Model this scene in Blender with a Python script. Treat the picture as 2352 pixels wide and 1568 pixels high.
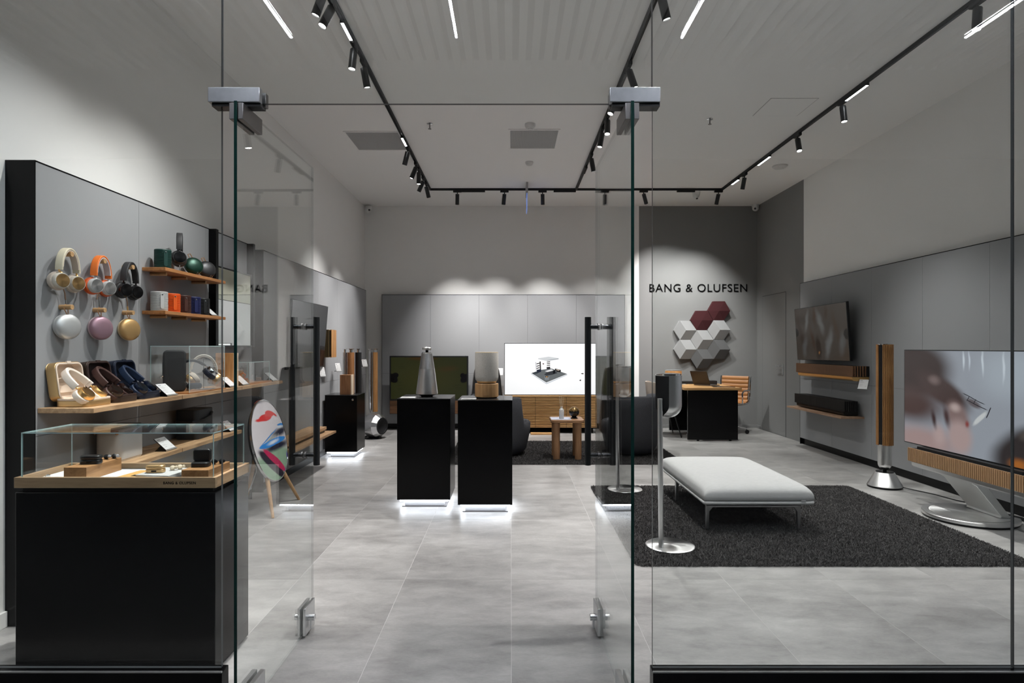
import bpy, bmesh, math, random
import numpy as np
from mathutils import Vector, Matrix, Euler

# ------------------------------------------------------------------ scene, camera, world, exposure
for o in list(bpy.data.objects):
    bpy.data.objects.remove(o, do_unlink=True)
S = bpy.context.scene
C = S.collection
random.seed(7)
R = math.radians
PI = math.pi

CAMZ = 1.31
cam = bpy.data.cameras.new('camera')
cam.sensor_width = 36.0
cam.sensor_fit = 'HORIZONTAL'
cam.lens = 36.0 * 1400 / 2352
cam.shift_x = 3 / 2352
cam.shift_y = 13 / 2352
cam.clip_start = 0.05
camo = bpy.data.objects.new('camera', cam)
camo.location = (0, 0, CAMZ)
camo.rotation_euler = (R(90), 0, 0)
C.objects.link(camo)
S.camera = camo

w = bpy.data.worlds.new('world')
S.world = w
w.use_nodes = True
w.node_tree.nodes['Background'].inputs[0].default_value = (0.9, 0.92, 1.0, 1)
w.node_tree.nodes['Background'].inputs[1].default_value = 0.05

S.view_settings.view_transform = 'Standard'
S.view_settings.look = 'None'
S.view_settings.gamma = 1.0
S.view_settings.use_curve_mapping = False
S.view_settings.exposure = 0.0
try:
    S.cycles.transparent_max_bounces = 24
    S.cycles.max_bounces = 8
    S.cycles.diffuse_bounces = 4
    S.cycles.glossy_bounces = 4
    S.cycles.caustics_reflective = False
    S.cycles.caustics_refractive = False
    S.cycles.sample_clamp_indirect = 6.0
except Exception:
    pass

SPOT_W = 143.0            # power of one track spotlight
LED_STRENGTH = 15.0      # glow strips below the plinths
MALL_STRENGTH = 150.0     # linear lamps of the mall ceiling
MODULE_STRENGTH = 24.0    # linear modules in the track

# ------------------------------------------------------------------ materials
MATS = {}

def new_mat(name):
    m = bpy.data.materials.new(name)
    m.use_nodes = True
    nt = m.node_tree
    b = nt.nodes['Principled BSDF']
    return m, nt, b

def N(nt, t, **kw):
    n = nt.nodes.new(t)
    for k, v in kw.items():
        setattr(n, k, v)
    return n

def plain(name, col, rough=0.5, metal=0.0, spec=0.5, noise=0.0, nscale=60.0, bump=0.0, bscale=300.0,
          aniso=0.0, radial=None, coat=0.0, stretch=(1, 1, 1)):
    if name in MATS:
        return MATS[name]
    m, nt, b = new_mat(name)
    b.inputs['Base Color'].default_value = (*col, 1)
    b.inputs['Roughness'].default_value = rough
    b.inputs['Metallic'].default_value = metal
    b.inputs['Specular IOR Level'].default_value = spec
    if coat:
        b.inputs['Coat Weight'].default_value = coat
        b.inputs['Coat Roughness'].default_value = 0.05
    tc = N(nt, 'ShaderNodeTexCoord')
    mp = N(nt, 'ShaderNodeMapping')
    mp.inputs['Scale'].default_value = stretch
    nt.links.new(tc.outputs['Object'], mp.inputs['Vector'])
    if noise > 0:
        nz = N(nt, 'ShaderNodeTexNoise')
        nz.inputs['Scale'].default_value = nscale
        nz.inputs['Detail'].default_value = 4
        nt.links.new(mp.outputs[0], nz.inputs['Vector'])
        mx = N(nt, 'ShaderNodeMix', data_type='RGBA')
        mx.inputs[6].default_value = (*[c * (1 - noise) for c in col], 1)
        mx.inputs[7].default_value = (*[min(1, c * (1 + noise)) for c in col], 1)
        nt.links.new(nz.outputs['Fac'], mx.inputs[0])
        nt.links.new(mx.outputs[2], b.inputs['Base Color'])
    if bump > 0:
        nb = N(nt, 'ShaderNodeTexNoise')
        nb.inputs['Scale'].default_value = bscale
        nb.inputs['Detail'].default_value = 3
        nt.links.new(mp.outputs[0], nb.inputs['Vector'])
        bp = N(nt, 'ShaderNodeBump')
        bp.inputs['Strength'].default_value = bump
        bp.inputs['Distance'].default_value = 0.002
        nt.links.new(nb.outputs['Fac'], bp.inputs['Height'])
        nt.links.new(bp.outputs[0], b.inputs['Normal'])
    if aniso:
        b.inputs['Anisotropic'].default_value = aniso
        tg = N(nt, 'ShaderNodeTangent', direction_type='RADIAL', axis=radial or 'Z')
        nt.links.new(tg.outputs[0], b.inputs['Tangent'])
    MATS[name] = m
    return m

def wood(name, c1, c2, axis='Y', rough=0.45, scale=1.0, spec=0.35):
    if name in MATS:
        return MATS[name]
    m, nt, b = new_mat(name)
    tc = N(nt, 'ShaderNodeTexCoord')
    mp = N(nt, 'ShaderNodeMapping')
    sc = {'X': (1.2, 14, 14), 'Y': (14, 1.2, 14), 'Z': (14, 14, 1.2)}[axis]
    mp.inputs['Scale'].default_value = [s * scale for s in sc]
    nt.links.new(tc.outputs['Object'], mp.inputs['Vector'])
    n1 = N(nt, 'ShaderNodeTexNoise')
    n1.inputs['Scale'].default_value = 2.2
    n1.inputs['Detail'].default_value = 6
    n1.inputs['Distortion'].default_value = 0.9
    nt.links.new(mp.outputs[0], n1.inputs['Vector'])
    n2 = N(nt, 'ShaderNodeTexNoise')
    n2.inputs['Scale'].default_value = 14
    n2.inputs['Detail'].default_value = 3
    nt.links.new(mp.outputs[0], n2.inputs['Vector'])
    ad = N(nt, 'ShaderNodeMath', operation='MULTIPLY_ADD')
    ad.inputs[1].default_value = 0.35
    nt.links.new(n2.outputs['Fac'], ad.inputs[0])
    nt.links.new(n1.outputs['Fac'], ad.inputs[2])
    rp = N(nt, 'ShaderNodeMapRange')
    rp.inputs['From Min'].default_value = 0.42
    rp.inputs['From Max'].default_value = 0.92
    nt.links.new(ad.outputs[0], rp.inputs['Value'])
    mx = N(nt, 'ShaderNodeMix', data_type='RGBA')
    mx.inputs[6].default_value = (*c1, 1)
    mx.inputs[7].default_value = (*c2, 1)
    nt.links.new(rp.outputs[0], mx.inputs[0])
    nt.links.new(mx.outputs[2], b.inputs['Base Color'])
    b.inputs['Roughness'].default_value = rough
    b.inputs['Specular IOR Level'].default_value = spec
    MATS[name] = m
    return m

def emit(name, col, strength):
    if name in MATS:
        return MATS[name]
    m = bpy.data.materials.new(name)
    m.use_nodes = True
    nt = m.node_tree
    nt.nodes.clear()
    o = N(nt, 'ShaderNodeOutputMaterial')
    e = N(nt, 'ShaderNodeEmission')
    e.inputs[0].default_value = (*col, 1)
    e.inputs[1].default_value = strength
    nt.links.new(e.outputs[0], o.inputs[0])
    MATS[name] = m
    return m

def glass(name, tint=(0.97, 0.985, 0.98), ior=1.5):
    """thin architectural glass: straight-through transmission plus a Fresnel mirror reflection on each face"""
    if name in MATS:
        return MATS[name]
    m = bpy.data.materials.new(name)
    m.use_nodes = True
    nt = m.node_tree
    nt.nodes.clear()
    o = N(nt, 'ShaderNodeOutputMaterial')
    t = N(nt, 'ShaderNodeBsdfTransparent')
    t.inputs[0].default_value = (*tint, 1)
    g = N(nt, 'ShaderNodeBsdfGlossy')
    g.inputs['Roughness'].default_value = 0.0
    g.inputs['Color'].default_value = (1, 1, 1, 1)
    ge = N(nt, 'ShaderNodeNewGeometry')
    mr = N(nt, 'ShaderNodeMapRange')
    mr.inputs['To Min'].default_value = ior
    mr.inputs['To Max'].default_value = 1.0 / ior
    nt.links.new(ge.outputs['Backfacing'], mr.inputs['Value'])
    fr = N(nt, 'ShaderNodeFresnel')
    nt.links.new(mr.outputs[0], fr.inputs['IOR'])
    mx = N(nt, 'ShaderNodeMixShader')
    nt.links.new(fr.outputs[0], mx.inputs[0])
    nt.links.new(t.outputs[0], mx.inputs[1])
    nt.links.new(g.outputs[0], mx.inputs[2])
    nt.links.new(mx.outputs[0], o.inputs[0])
    MATS[name] = m
    return m

def painter(nt, vec, base, blobs):
    """stack of soft ellipses ('e') and rectangles ('r') in UV space: flat print / screen pictures"""
    cur = None
    rgb = N(nt, 'ShaderNodeRGB')
    rgb.outputs[0].default_value = (*base, 1)
    cur = rgb.outputs[0]
    for (cx, cy, rx, ry, rot, col, soft, kind) in blobs:
        mp = N(nt, 'ShaderNodeMapping', vector_type='TEXTURE')
        mp.inputs['Location'].default_value = (cx, cy, 0)
        mp.inputs['Rotation'].default_value = (0, 0, R(rot))
        mp.inputs['Scale'].default_value = (rx, ry, 1)
        nt.links.new(vec, mp.inputs['Vector'])
        if kind == 'e':
            ln = N(nt, 'ShaderNodeVectorMath', operation='LENGTH')
            nt.links.new(mp.outputs[0], ln.inputs[0])
            val = ln.outputs['Value']
        else:
            ab = N(nt, 'ShaderNodeVectorMath', operation='ABSOLUTE')
            nt.links.new(mp.outputs[0], ab.inputs[0])
            sp = N(nt, 'ShaderNodeSeparateXYZ')
            nt.links.new(ab.outputs[0], sp.inputs[0])
            mxm = N(nt, 'ShaderNodeMath', operation='MAXIMUM')
            nt.links.new(sp.outputs[0], mxm.inputs[0])
            nt.links.new(sp.outputs[1], mxm.inputs[1])
            val = mxm.outputs[0]
        mr = N(nt, 'ShaderNodeMapRange', interpolation_type='SMOOTHSTEP')
        mr.inputs['From Min'].default_value = 1.0
        mr.inputs['From Max'].default_value = 1.0 - soft
        nt.links.new(val, mr.inputs['Value'])
        mx = N(nt, 'ShaderNodeMix', data_type='RGBA')
        nt.links.new(mr.outputs[0], mx.inputs[0])
        nt.links.new(cur, mx.inputs[6])
        mx.inputs[7].default_value = (*col, 1)
        cur = mx.outputs[2]
    return cur

def warped_uv(nt, amount=0.0, scale=3.0):
    tc = N(nt, 'ShaderNodeTexCoord')
    if amount <= 0:
        return tc.outputs['UV']
    nz = N(nt, 'ShaderNodeTexNoise')
    nz.inputs['Scale'].default_value = scale
    nz.inputs['Detail'].default_value = 2
    nt.links.new(tc.outputs['UV'], nz.inputs['Vector'])
    sb = N(nt, 'ShaderNodeVectorMath', operation='SUBTRACT')
    sb.inputs[1].default_value = (0.5, 0.5, 0.5)
    nt.links.new(nz.outputs['Color'], sb.inputs[0])
    sc = N(nt, 'ShaderNodeVectorMath', operation='SCALE')
    sc.inputs['Scale'].default_value = amount
    nt.links.new(sb.outputs[0], sc.inputs[0])
    ml = N(nt, 'ShaderNodeVectorMath', operation='MULTIPLY')
    ml.inputs[1].default_value = (1, 1, 0)
    nt.links.new(sc.outputs[0], ml.inputs[0])
    ad = N(nt, 'ShaderNodeVectorMath', operation='ADD')
    nt.links.new(tc.outputs['UV'], ad.inputs[0])
    nt.links.new(ml.outputs[0], ad.inputs[1])
    return ad.outputs[0]

def picture(name, base, blobs, strength=None, rough=0.3, warp=0.0, wscale=3.0, spec=0.5, streak=0.0):
    if name in MATS:
        return MATS[name]
    m, nt, b = new_mat(name)
    vec = warped_uv(nt, warp, wscale)
    col = painter(nt, vec, base, blobs)
    if streak:
        tc = N(nt, 'ShaderNodeTexCoord')
        nz = N(nt, 'ShaderNodeTexNoise')
        nz.inputs['Scale'].default_value = 220
        nt.links.new(tc.outputs['UV'], nz.inputs['Vector'])
        mr = N(nt, 'ShaderNodeMapRange')
        mr.inputs['To Min'].default_value = 1 - streak
        mr.inputs['To Max'].default_value = 1 + streak
        nt.links.new(nz.outputs['Fac'], mr.inputs['Value'])
        vm = N(nt, 'ShaderNodeVectorMath', operation='SCALE')
        nt.links.new(col, vm.inputs[0])
        nt.links.new(mr.outputs[0], vm.inputs['Scale'])
        col = vm.outputs[0]
    b.inputs['Roughness'].default_value = rough
    b.inputs['Specular IOR Level'].default_value = spec
    if strength is None:
        nt.links.new(col, b.inputs['Base Color'])
    else:
        b.inputs['Base Color'].default_value = (0.005, 0.005, 0.006, 1)
        nt.links.new(col, b.inputs['Emission Color'])
        b.inputs['Emission Strength'].default_value = strength
    MATS[name] = m
    return m

# named materials
def floor_mat():
    m, nt, b = new_mat('concrete_tile')
    tc = N(nt, 'ShaderNodeTexCoord')
    oi = N(nt, 'ShaderNodeObjectInfo')
    geo = N(nt, 'ShaderNodeNewGeometry')
    mp = N(nt, 'ShaderNodeMapping')
    mp.inputs['Scale'].default_value = (0.8, 1.7, 1)
    nt.links.new(geo.outputs['Position'], mp.inputs['Vector'])
    ofs = N(nt, 'ShaderNodeVectorMath', operation='ADD')
    sc = N(nt, 'ShaderNodeMath', operation='MULTIPLY')
    sc.inputs[1].default_value = 37.0
    nt.links.new(oi.outputs['Random'], sc.inputs[0])
    nt.links.new(mp.outputs[0], ofs.inputs[0])
    nt.links.new(sc.outputs[0], ofs.inputs[1])
    n1 = N(nt, 'ShaderNodeTexNoise')
    n1.inputs['Scale'].default_value = 1.6
    n1.inputs['Detail'].default_value = 7
    n1.inputs['Roughness'].default_value = 0.62
    nt.links.new(ofs.outputs[0], n1.inputs['Vector'])
    n2 = N(nt, 'ShaderNodeTexNoise')
    n2.inputs['Scale'].default_value = 9
    n2.inputs['Detail'].default_value = 6
    n2.inputs['Distortion'].default_value = 0.6
    nt.links.new(ofs.outputs[0], n2.inputs['Vector'])
    ad = N(nt, 'ShaderNodeMath', operation='MULTIPLY_ADD')
    ad.inputs[1].default_value = 0.45
    nt.links.new(n2.outputs['Fac'], ad.inputs[0])
    nt.links.new(n1.outputs['Fac'], ad.inputs[2])
    n3 = N(nt, 'ShaderNodeTexNoise')
    n3.inputs['Scale'].default_value = 75
    n3.inputs['Detail'].default_value = 5
    n3.inputs['Roughness'].default_value = 0.7
    nt.links.new(ofs.outputs[0], n3.inputs['Vector'])
    ad2 = N(nt, 'ShaderNodeMath', operation='MULTIPLY_ADD')
    ad2.inputs[1].default_value = 0.30
    nt.links.new(n3.outputs['Fac'], ad2.inputs[0])
    nt.links.new(ad.outputs[0], ad2.inputs[2])
    rp = N(nt, 'ShaderNodeMapRange')
    rp.inputs['From Min'].default_value = 0.62
    rp.inputs['From Max'].default_value = 1.11
    nt.links.new(ad2.outputs[0], rp.inputs['Value'])
    mx = N(nt, 'ShaderNodeMix', data_type='RGBA')
    mx.inputs[6].default_value = (0.235, 0.228, 0.222, 1)
    mx.inputs[7].default_value = (0.50, 0.49, 0.48, 1)
    nt.links.new(rp.outputs[0], mx.inputs[0])
    nt.links.new(mx.outputs[2], b.inputs['Base Color'])
    rr = N(nt, 'ShaderNodeMapRange')
    rr.inputs['To Min'].default_value = 0.30
    rr.inputs['To Max'].default_value = 0.42
    nt.links.new(n2.outputs['Fac'], rr.inputs['Value'])
    nt.links.new(rr.outputs[0], b.inputs['Roughness'])
    b.inputs['Specular IOR Level'].default_value = 0.5
    return m

M = {}
M['tile'] = floor_mat()
M['grout'] = plain('grout', (0.62, 0.61, 0.60), 0.7)
M['white'] = plain('white_paint', (0.87, 0.865, 0.85), 0.85, spec=0.2, noise=0.02, nscale=3)
M['ceil'] = plain('ceiling_paint', (0.91, 0.905, 0.895), 0.9, spec=0.15)
M['grey'] = plain('grey_paint', (0.235, 0.235, 0.235), 0.75, spec=0.25, noise=0.03, nscale=4)
M['felt'] = plain('grey_felt', (0.33, 0.335, 0.345), 0.95, spec=0.1, noise=0.12, nscale=420, bump=0.25, bscale=500)
M['black'] = plain('black_lacquer', (0.003, 0.003, 0.0034), 0.22, spec=0.16)
M['blackmatte'] = plain('black_matte', (0.012, 0.012, 0.013), 0.6, spec=0.3)
M['blackmetal'] = plain('black_metal', (0.012, 0.013, 0.014), 0.32, spec=0.5)
M['fabblack'] = plain('black_fabric', (0.02, 0.02, 0.021), 0.9, spec=0.1, noise=0.3, nscale=500, bump=0.3)
M['oak'] = wood('oak_shelf', (0.30, 0.17, 0.085), (0.62, 0.41, 0.235), 'Y')
M['oakx'] = wood('oak_tray', (0.27, 0.17, 0.095), (0.52, 0.36, 0.21), 'X')
M['oakz'] = wood('oak_upright', (0.33, 0.15, 0.05), (0.58, 0.30, 0.115), 'Z', rough=0.5)
M['oakwarm'] = wood('oak_warm_shelf', (0.27, 0.105, 0.03), (0.52, 0.235, 0.085), 'Y')
M['oakblock'] = wood('oak_block', (0.25, 0.12, 0.045), (0.46, 0.25, 0.11), 'Y')
M['walnut'] = wood('walnut', (0.10, 0.045, 0.02), (0.235, 0.115, 0.055), 'X')
M['walnuty'] = wood('walnut_slat', (0.13, 0.06, 0.028), (0.30, 0.155, 0.078), 'Z')
M['beech'] = wood('beech_leg', (0.36, 0.20, 0.09), (0.60, 0.37, 0.18), 'Z')
M['peg'] = wood('oak_peg', (0.36, 0.20, 0.085), (0.66, 0.42, 0.21), 'X')
M['deskoak'] = wood('oak_desk', (0.36, 0.19, 0.07), (0.60, 0.36, 0.155), 'X')
M['alu'] = plain('brushed_aluminium', (0.82, 0.82, 0.82), 0.33, 1.0, noise=0.05, nscale=200, stretch=(1, 1, 0.02))
M['spun'] = plain('spun_aluminium', (0.86, 0.86, 0.86), 0.32, 1.0, aniso=0.85, radial='Z')
M['chrome'] = plain('chrome', (0.75, 0.75, 0.76), 0.10, 1.0)
M['steel'] = plain('satin_steel', (0.70, 0.71, 0.72), 0.36, 1.0, noise=0.12, nscale=30)
M['darksteel'] = plain('dark_steel', (0.22, 0.21, 0.21), 0.42, 1.0)
M['gold'] = plain('gold_metal', (0.90, 0.56, 0.22), 0.32, 1.0)
M['goldsoft'] = plain('gold_anodised', (0.72, 0.50, 0.26), 0.42, 1.0)
M['leather'] = plain('tan_leather', (0.36, 0.165, 0.06), 0.55, noise=0.15, nscale=80)
M['whiteplastic'] = plain('white_plastic', (0.72, 0.72, 0.71), 0.4)
M['greyplastic'] = plain('grey_plastic', (0.34, 0.34, 0.35), 0.45)
M['glass'] = glass('storefront_glass')
M['caseglass'] = glass('vitrine_glass', (0.99, 0.997, 0.995), 1.28)
M['glassedge'] = plain('green_glass_edge', (0.006, 0.028, 0.024), 0.15)
M['edgelight'] = plain('clear_glass_edge', (0.22, 0.27, 0.26), 0.1)
M['edgelight'].node_tree.nodes['Principled BSDF'].inputs['Alpha'].default_value = 0.28
M['joint'] = plain('dark_silicone_joint', (0.05, 0.056, 0.06), 0.35)
M['edgepale'] = plain('pale_glass_edge', (0.52, 0.68, 0.68), 0.2)
M['lens'] = emit('lamp_lens', (1.0, 0.97, 0.93), 22.0)
M['module'] = emit('led_module', (0.97, 0.98, 1.0), MODULE_STRENGTH)
M['led'] = emit('plinth_led', (0.86, 0.92, 1.0), LED_STRENGTH)
M['mall_led'] = emit('mall_led', (0.84, 0.90, 1.0), MALL_STRENGTH)
M['mall_up_added'] = emit('added_mall_uplight', (0.92, 0.95, 1.0), 420.0)  # added glow for the lamp tops, brightens the slats above
M['mirror'] = plain('mirror_silver', (0.80, 0.82, 0.80), 0.02, 1.0)
M['screenoff'] = plain('dark_screen', (0.008, 0.009, 0.011), 0.12, spec=0.5)
M['armchair'] = plain('charcoal_upholstery', (0.072, 0.074, 0.082), 0.95, spec=0.1, noise=0.35, nscale=260, bump=0.3, stretch=(1, 1, 0.2))
M['bench'] = plain('light_grey_upholstery', (0.50, 0.50, 0.50), 0.95, spec=0.1, noise=0.16, nscale=120, bump=0.25, stretch=(0.25, 1, 1))
M['rugback'] = plain('rug_backing', (0.018, 0.017, 0.017), 0.95, spec=0.05)
M['pile'] = plain('rug_pile', (0.108, 0.103, 0.102), 0.95, spec=0.05, noise=0.45, nscale=25)
M['heather'] = plain('heather_fabric', (0.56, 0.54, 0.50), 0.95, spec=0.1, noise=0.5, nscale=160, bump=0.3, stretch=(1, 1, 4))
CARD = picture('price_card', (0.80, 0.80, 0.80), [
    (0.24, 0.86, 0.16, 0.022, 0, (0.12, 0.12, 0.12), 0.2, 'r'), (0.84, 0.86, 0.08, 0.016, 0, (0.3, 0.3, 0.3), 0.2, 'r'),
    (0.30, 0.74, 0.22, 0.010, 0, (0.42, 0.42, 0.42), 0.2, 'r'), (0.34, 0.67, 0.26, 0.010, 0, (0.42, 0.42, 0.42), 0.2, 'r'),
    (0.28, 0.60, 0.20, 0.010, 0, (0.42, 0.42, 0.42), 0.2, 'r'), (0.26, 0.44, 0.18, 0.010, 0, (0.42, 0.42, 0.42), 0.2, 'r'),
    (0.30, 0.37, 0.22, 0.010, 0, (0.42, 0.42, 0.42), 0.2, 'r'), (0.24, 0.24, 0.16, 0.012, 0, (0.3, 0.3, 0.3), 0.2, 'r'),
    (0.82, 0.24, 0.10, 0.012, 0, (0.3, 0.3, 0.3), 0.2, 'r')], rough=0.5)

# ------------------------------------------------------------------ mesh helpers
ORG = {}

def P(px, py, d):
    """world point seen at a pixel of the photograph when it stands d metres in front of the camera"""
    return Vector(((px - 1173) / 1400 * d, d, CAMZ - (py - 797) / 1400 * d))

class MB:
    def __init__(self, org=(0, 0, 0)):
        if isinstance(org, bpy.types.Object):
            org = ORG[org]
        self.o = Vector(org)
        self.v = []; self.f = []; self.mi = []; self.m = 0
    def add(self, vs, fs, T=None):
        n = len(self.v)
        for p in vs:
            p = Vector(p)
            if T is not None:
                p = T @ p
            self.v.append(p)
        for f in fs:
            self.f.append([n + i for i in f]); self.mi.append(self.m)
        return self
    def box(self, x0, x1, y0, y1, z0, z1, T=None):
        vs = [(x, y, z) for z in (z0, z1) for (x, y) in ((x0, y0), (x1, y0), (x1, y1), (x0, y1))]
        return self.add(vs, [(0, 3, 2, 1), (4, 5, 6, 7), (0, 1, 5, 4), (1, 2, 6, 5), (2, 3, 7, 6), (3, 0, 4, 7)], T)
    def prism(self, poly, z0, z1, T=None, taper=None):
        n = len(poly)
        a = [(x, y, z0) for x, y in poly]
        q = poly if taper is None else taper
        b = [(x, y, z1) for x, y in q]
        fs = [list(range(n))[::-1], list(range(n, 2 * n))]
        fs += [(i, (i + 1) % n, n + (i + 1) % n, n + i) for i in range(n)]
        return self.add(a + b, fs, T)
    def lathe(self, prof, n=32, T=None, a0=0.0, a1=2 * PI, cap=True):
        full = abs(a1 - a0 - 2 * PI) < 1e-6
        k = n if full else n + 1
        vs = []
        for (r, z) in prof:
            for i in range(k):
                a = a0 + (a1 - a0) * i / n
                vs.append((r * math.cos(a), r * math.sin(a), z))
        fs = []
        for j in range(len(prof) - 1):
            for i in range(n):
                i2 = (i + 1) % k if full else i + 1
                fs.append((j * k + i, j * k + i2, (j + 1) * k + i2, (j + 1) * k + i))
        if cap and full:
            fs.append([i for i in range(k)][::-1])
            fs.append([(len(prof) - 1) * k + i for i in range(k)])
        return self.add(vs, fs, T)
    def cyl(self, p0, p1, r, n=20, r1=None):
        p0, p1 = Vector(p0), Vector(p1)
        d = p1 - p0
        L = d.length
        T = Matrix.Translation(p0) @ d.to_track_quat('Z', 'Y').to_matrix().to_4x4()
        return self.lathe([(r, 0), (r if r1 is None else r1, L)], n, T)
    def tube(self, pts, r, n=10, closed=False, flat=None):
        pts = [Vector(p) for p in pts]
        k = len(pts)
        rs = r if isinstance(r, (list, tuple)) else [r] * k
        vs = []; up = None
        for i in range(k):
            if closed:
                t = pts[(i + 1) % k] - pts[i - 1]
            else:
                t = pts[min(i + 1, k - 1)] - pts[max(i - 1, 0)]
            t.normalize()
            if up is None:
                up = t.orthogonal().normalized()
            up = (up - t * up.dot(t))
            up = up.normalized() if up.length > 1e-6 else t.orthogonal().normalized()
            s = t.cross(up)
            for j in range(n):
                a = 2 * PI * j / n
                vs.append(pts[i] + up * rs[i] * math.cos(a) + s * rs[i] * math.sin(a))
        fs = []
        for i in range(k if closed else k - 1):
            i2 = (i + 1) % k
            for j in range(n):
                fs.append((i * n + j, i * n + (j + 1) % n, i2 * n + (j + 1) % n, i2 * n + j))
        if not closed:
            fs.append(list(range(n))[::-1]); fs.append([(k - 1) * n + j for j in range(n)])
        return self.add(vs, fs)
    def sweep(self, pts, sides, ups, hw, ht, rnd=6):
        """rounded-rectangle section swept along pts; sides/ups are the section axes"""
        k = len(pts); vs = []
        sec = rrect(2 * hw, 2 * ht, min(hw, ht) * 0.85, 4)
        n = len(sec)
        for p, s, u in zip(pts, sides, ups):
            for (a, b) in sec:
                vs.append(Vector(p) + Vector(s) * a + Vector(u) * b)
        fs = []
        for i in range(k - 1):
            for j in range(n):
                fs.append((i * n + j, i * n + (j + 1) % n, (i + 1) * n + (j + 1) % n, (i + 1) * n + j))
        fs.append(list(range(n))[::-1]); fs.append([(k - 1) * n + j for j in range(n)])
        return self.add(vs, fs)
    def build(self, name, mats, parent=None, bev=0.0, seg=2, angle=35, flat=False, recalc=True):
        me = bpy.data.meshes.new(name)
        me.from_pydata([tuple(p - self.o) for p in self.v], [], self.f)
        if not isinstance(mats, (list, tuple)):
            mats = [mats]
        for m in mats:
            me.materials.append(m)
        if len(mats) > 1:
            me.polygons.foreach_set('material_index', self.mi)
        if recalc:
            bm = bmesh.new(); bm.from_mesh(me)
            bmesh.ops.recalc_face_normals(bm, faces=bm.faces)
            bm.to_mesh(me); bm.free()
        if not flat:
            me.polygons.foreach_set('use_smooth', [True] * len(me.polygons))
            me.set_sharp_from_angle(angle=R(angle))
        me.update()
        o = bpy.data.objects.new(name, me)
        C.objects.link(o)
        ORG[o] = self.o.copy()
        if parent is not None:
            o.parent = parent
        if bev > 0:
            md = o.modifiers.new('bevel', 'BEVEL')
            md.width = bev; md.segments = seg; md.limit_method = 'ANGLE'; md.angle_limit = R(40)
        return o

def rrect(w, h, r, n=5):
    r = min(r, w / 2 - 1e-5, h / 2 - 1e-5)
    out = []
    for (cx, cy, a) in ((w / 2 - r, h / 2 - r, 0), (-w / 2 + r, h / 2 - r, 90), (-w / 2 + r, -h / 2 + r, 180), (w / 2 - r, -h / 2 + r, 270)):
        for i in range(n + 1):
            t = R(a + 90 * i / n)
            out.append((cx + r * math.cos(t), cy + r * math.sin(t)))
    return out

def TR(loc=(0, 0, 0), rx=0, ry=0, rz=0):
    return Matrix.Translation(Vector(loc)) @ Euler((R(rx), R(ry), R(rz)), 'XYZ').to_matrix().to_4x4()

def axis_T(p, d, up=(0, 0, 1)):
    """local Z -> d"""
    return Matrix.Translation(Vector(p)) @ Vector(d).to_track_quat('Z', 'Y').to_matrix().to_4x4()

def tag(o, label, cat, group=None):
    o['label'] = label; o['category'] = cat
    if group: o['group'] = group
    return o

def thing(name, label, cat, loc=(0, 0, 0), rz=0.0, group=None, rot=None):
    o = bpy.data.objects.new(name, None)
    o.empty_display_size = 0.1
    C.objects.link(o)
    o.location = loc
    o.rotation_euler = rot if rot else (0, 0, R(rz))
    ORG[o] = Vector(loc)
    return tag(o, label, cat, group)

def struct(o):
    o['kind'] = 'structure'
    return o

def quad(name, pts, mat, parent=None, org=(0, 0, 0), thick=0.0):
    """flat picture surface with UV 0..1: pts = lower left, lower right, upper right, upper left"""
    org = ORG[org] if isinstance(org, bpy.types.Object) else Vector(org)
    me = bpy.data.meshes.new(name)
    me.from_pydata([tuple(Vector(p) - org) for p in pts], [], [(0, 1, 2, 3)])
    uv = me.uv_layers.new(name='UVMap')
    for i, c in enumerate(((0, 0), (1, 0), (1, 1), (0, 1))):
        uv.data[i].uv = c
    me.materials.append(mat)
    o = bpy.data.objects.new(name, me)
    C.objects.link(o); ORG[o] = org
    if parent: o.parent = parent
    return o

def pane(name, x0, x1, y0, y1, z0, z1, thin, parent=None, org=(0, 0, 0), mat=None, edge=None, light=None):
    mb = MB(org)
    mb.box(x0, x1, y0, y1, z0, z1)
    idx = {'x': (3, 5), 'y': (2, 4), 'z': (0, 1)}[thin]
    mb.mi = [0 if i in idx else (2 if (light and i in light) else 1) for i in range(6)]
    return mb.build(name, [mat or M['glass'], edge or M['glassedge']] + ([M['edgelight']] if light else []), parent, flat=True)

def letters(word, size, mat, parent, T, name='letter', extrude=0.008, spacing=1.06, fit=None):
    """one mesh per character, laid out along local X and standing in local XY of T"""
    cu = bpy.data.curves.new('tmp', 'FONT')
    cu.body = word; cu.size = size; cu.extrude = extrude; cu.space_character = spacing
    ob = bpy.data.objects.new('tmp', cu); C.objects.link(ob)
    bpy.context.view_layer.update()
    dg = bpy.context.evaluated_depsgraph_get()
    me = bpy.data.meshes.new_from_object(ob.evaluated_get(dg))
    wd = max(v.co.x for v in me.vertices) - min(v.co.x for v in me.vertices)
    x0 = min(v.co.x for v in me.vertices)
    sx = 1.0 if fit is None else fit / wd
    bm = bmesh.new(); bm.from_mesh(me)
    bmesh.ops.remove_doubles(bm, verts=bm.verts, dist=1e-6)
    # split into islands
    seen = set(); isl = []
    for v in bm.verts:
        if v in seen: continue
        st = [v]; comp = []
        seen.add(v)
        while st:
            q = st.pop(); comp.append(q)
            for e in q.link_edges:
                o2 = e.other_vert(q)
                if o2 not in seen:
                    seen.add(o2); st.append(o2)
        isl.append(comp)
    out = []
    for comp in sorted(isl, key=lambda c: min(v.co.x for v in c)):
        ids = {v: i for i, v in enumerate(comp)}
        fs = [[ids[v] for v in f.verts] for f in bm.faces if f.verts[0] in ids]
        mb = MB()
        mb.add([((v.co.x - x0) * sx, v.co.y * sx, v.co.z) for v in comp], fs, T)
        out.append(mb.build(name, mat, parent, flat=True))
    bm.free()
    bpy.data.objects.remove(ob, do_unlink=True)
    bpy.data.meshes.remove(me)
    return out

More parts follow.
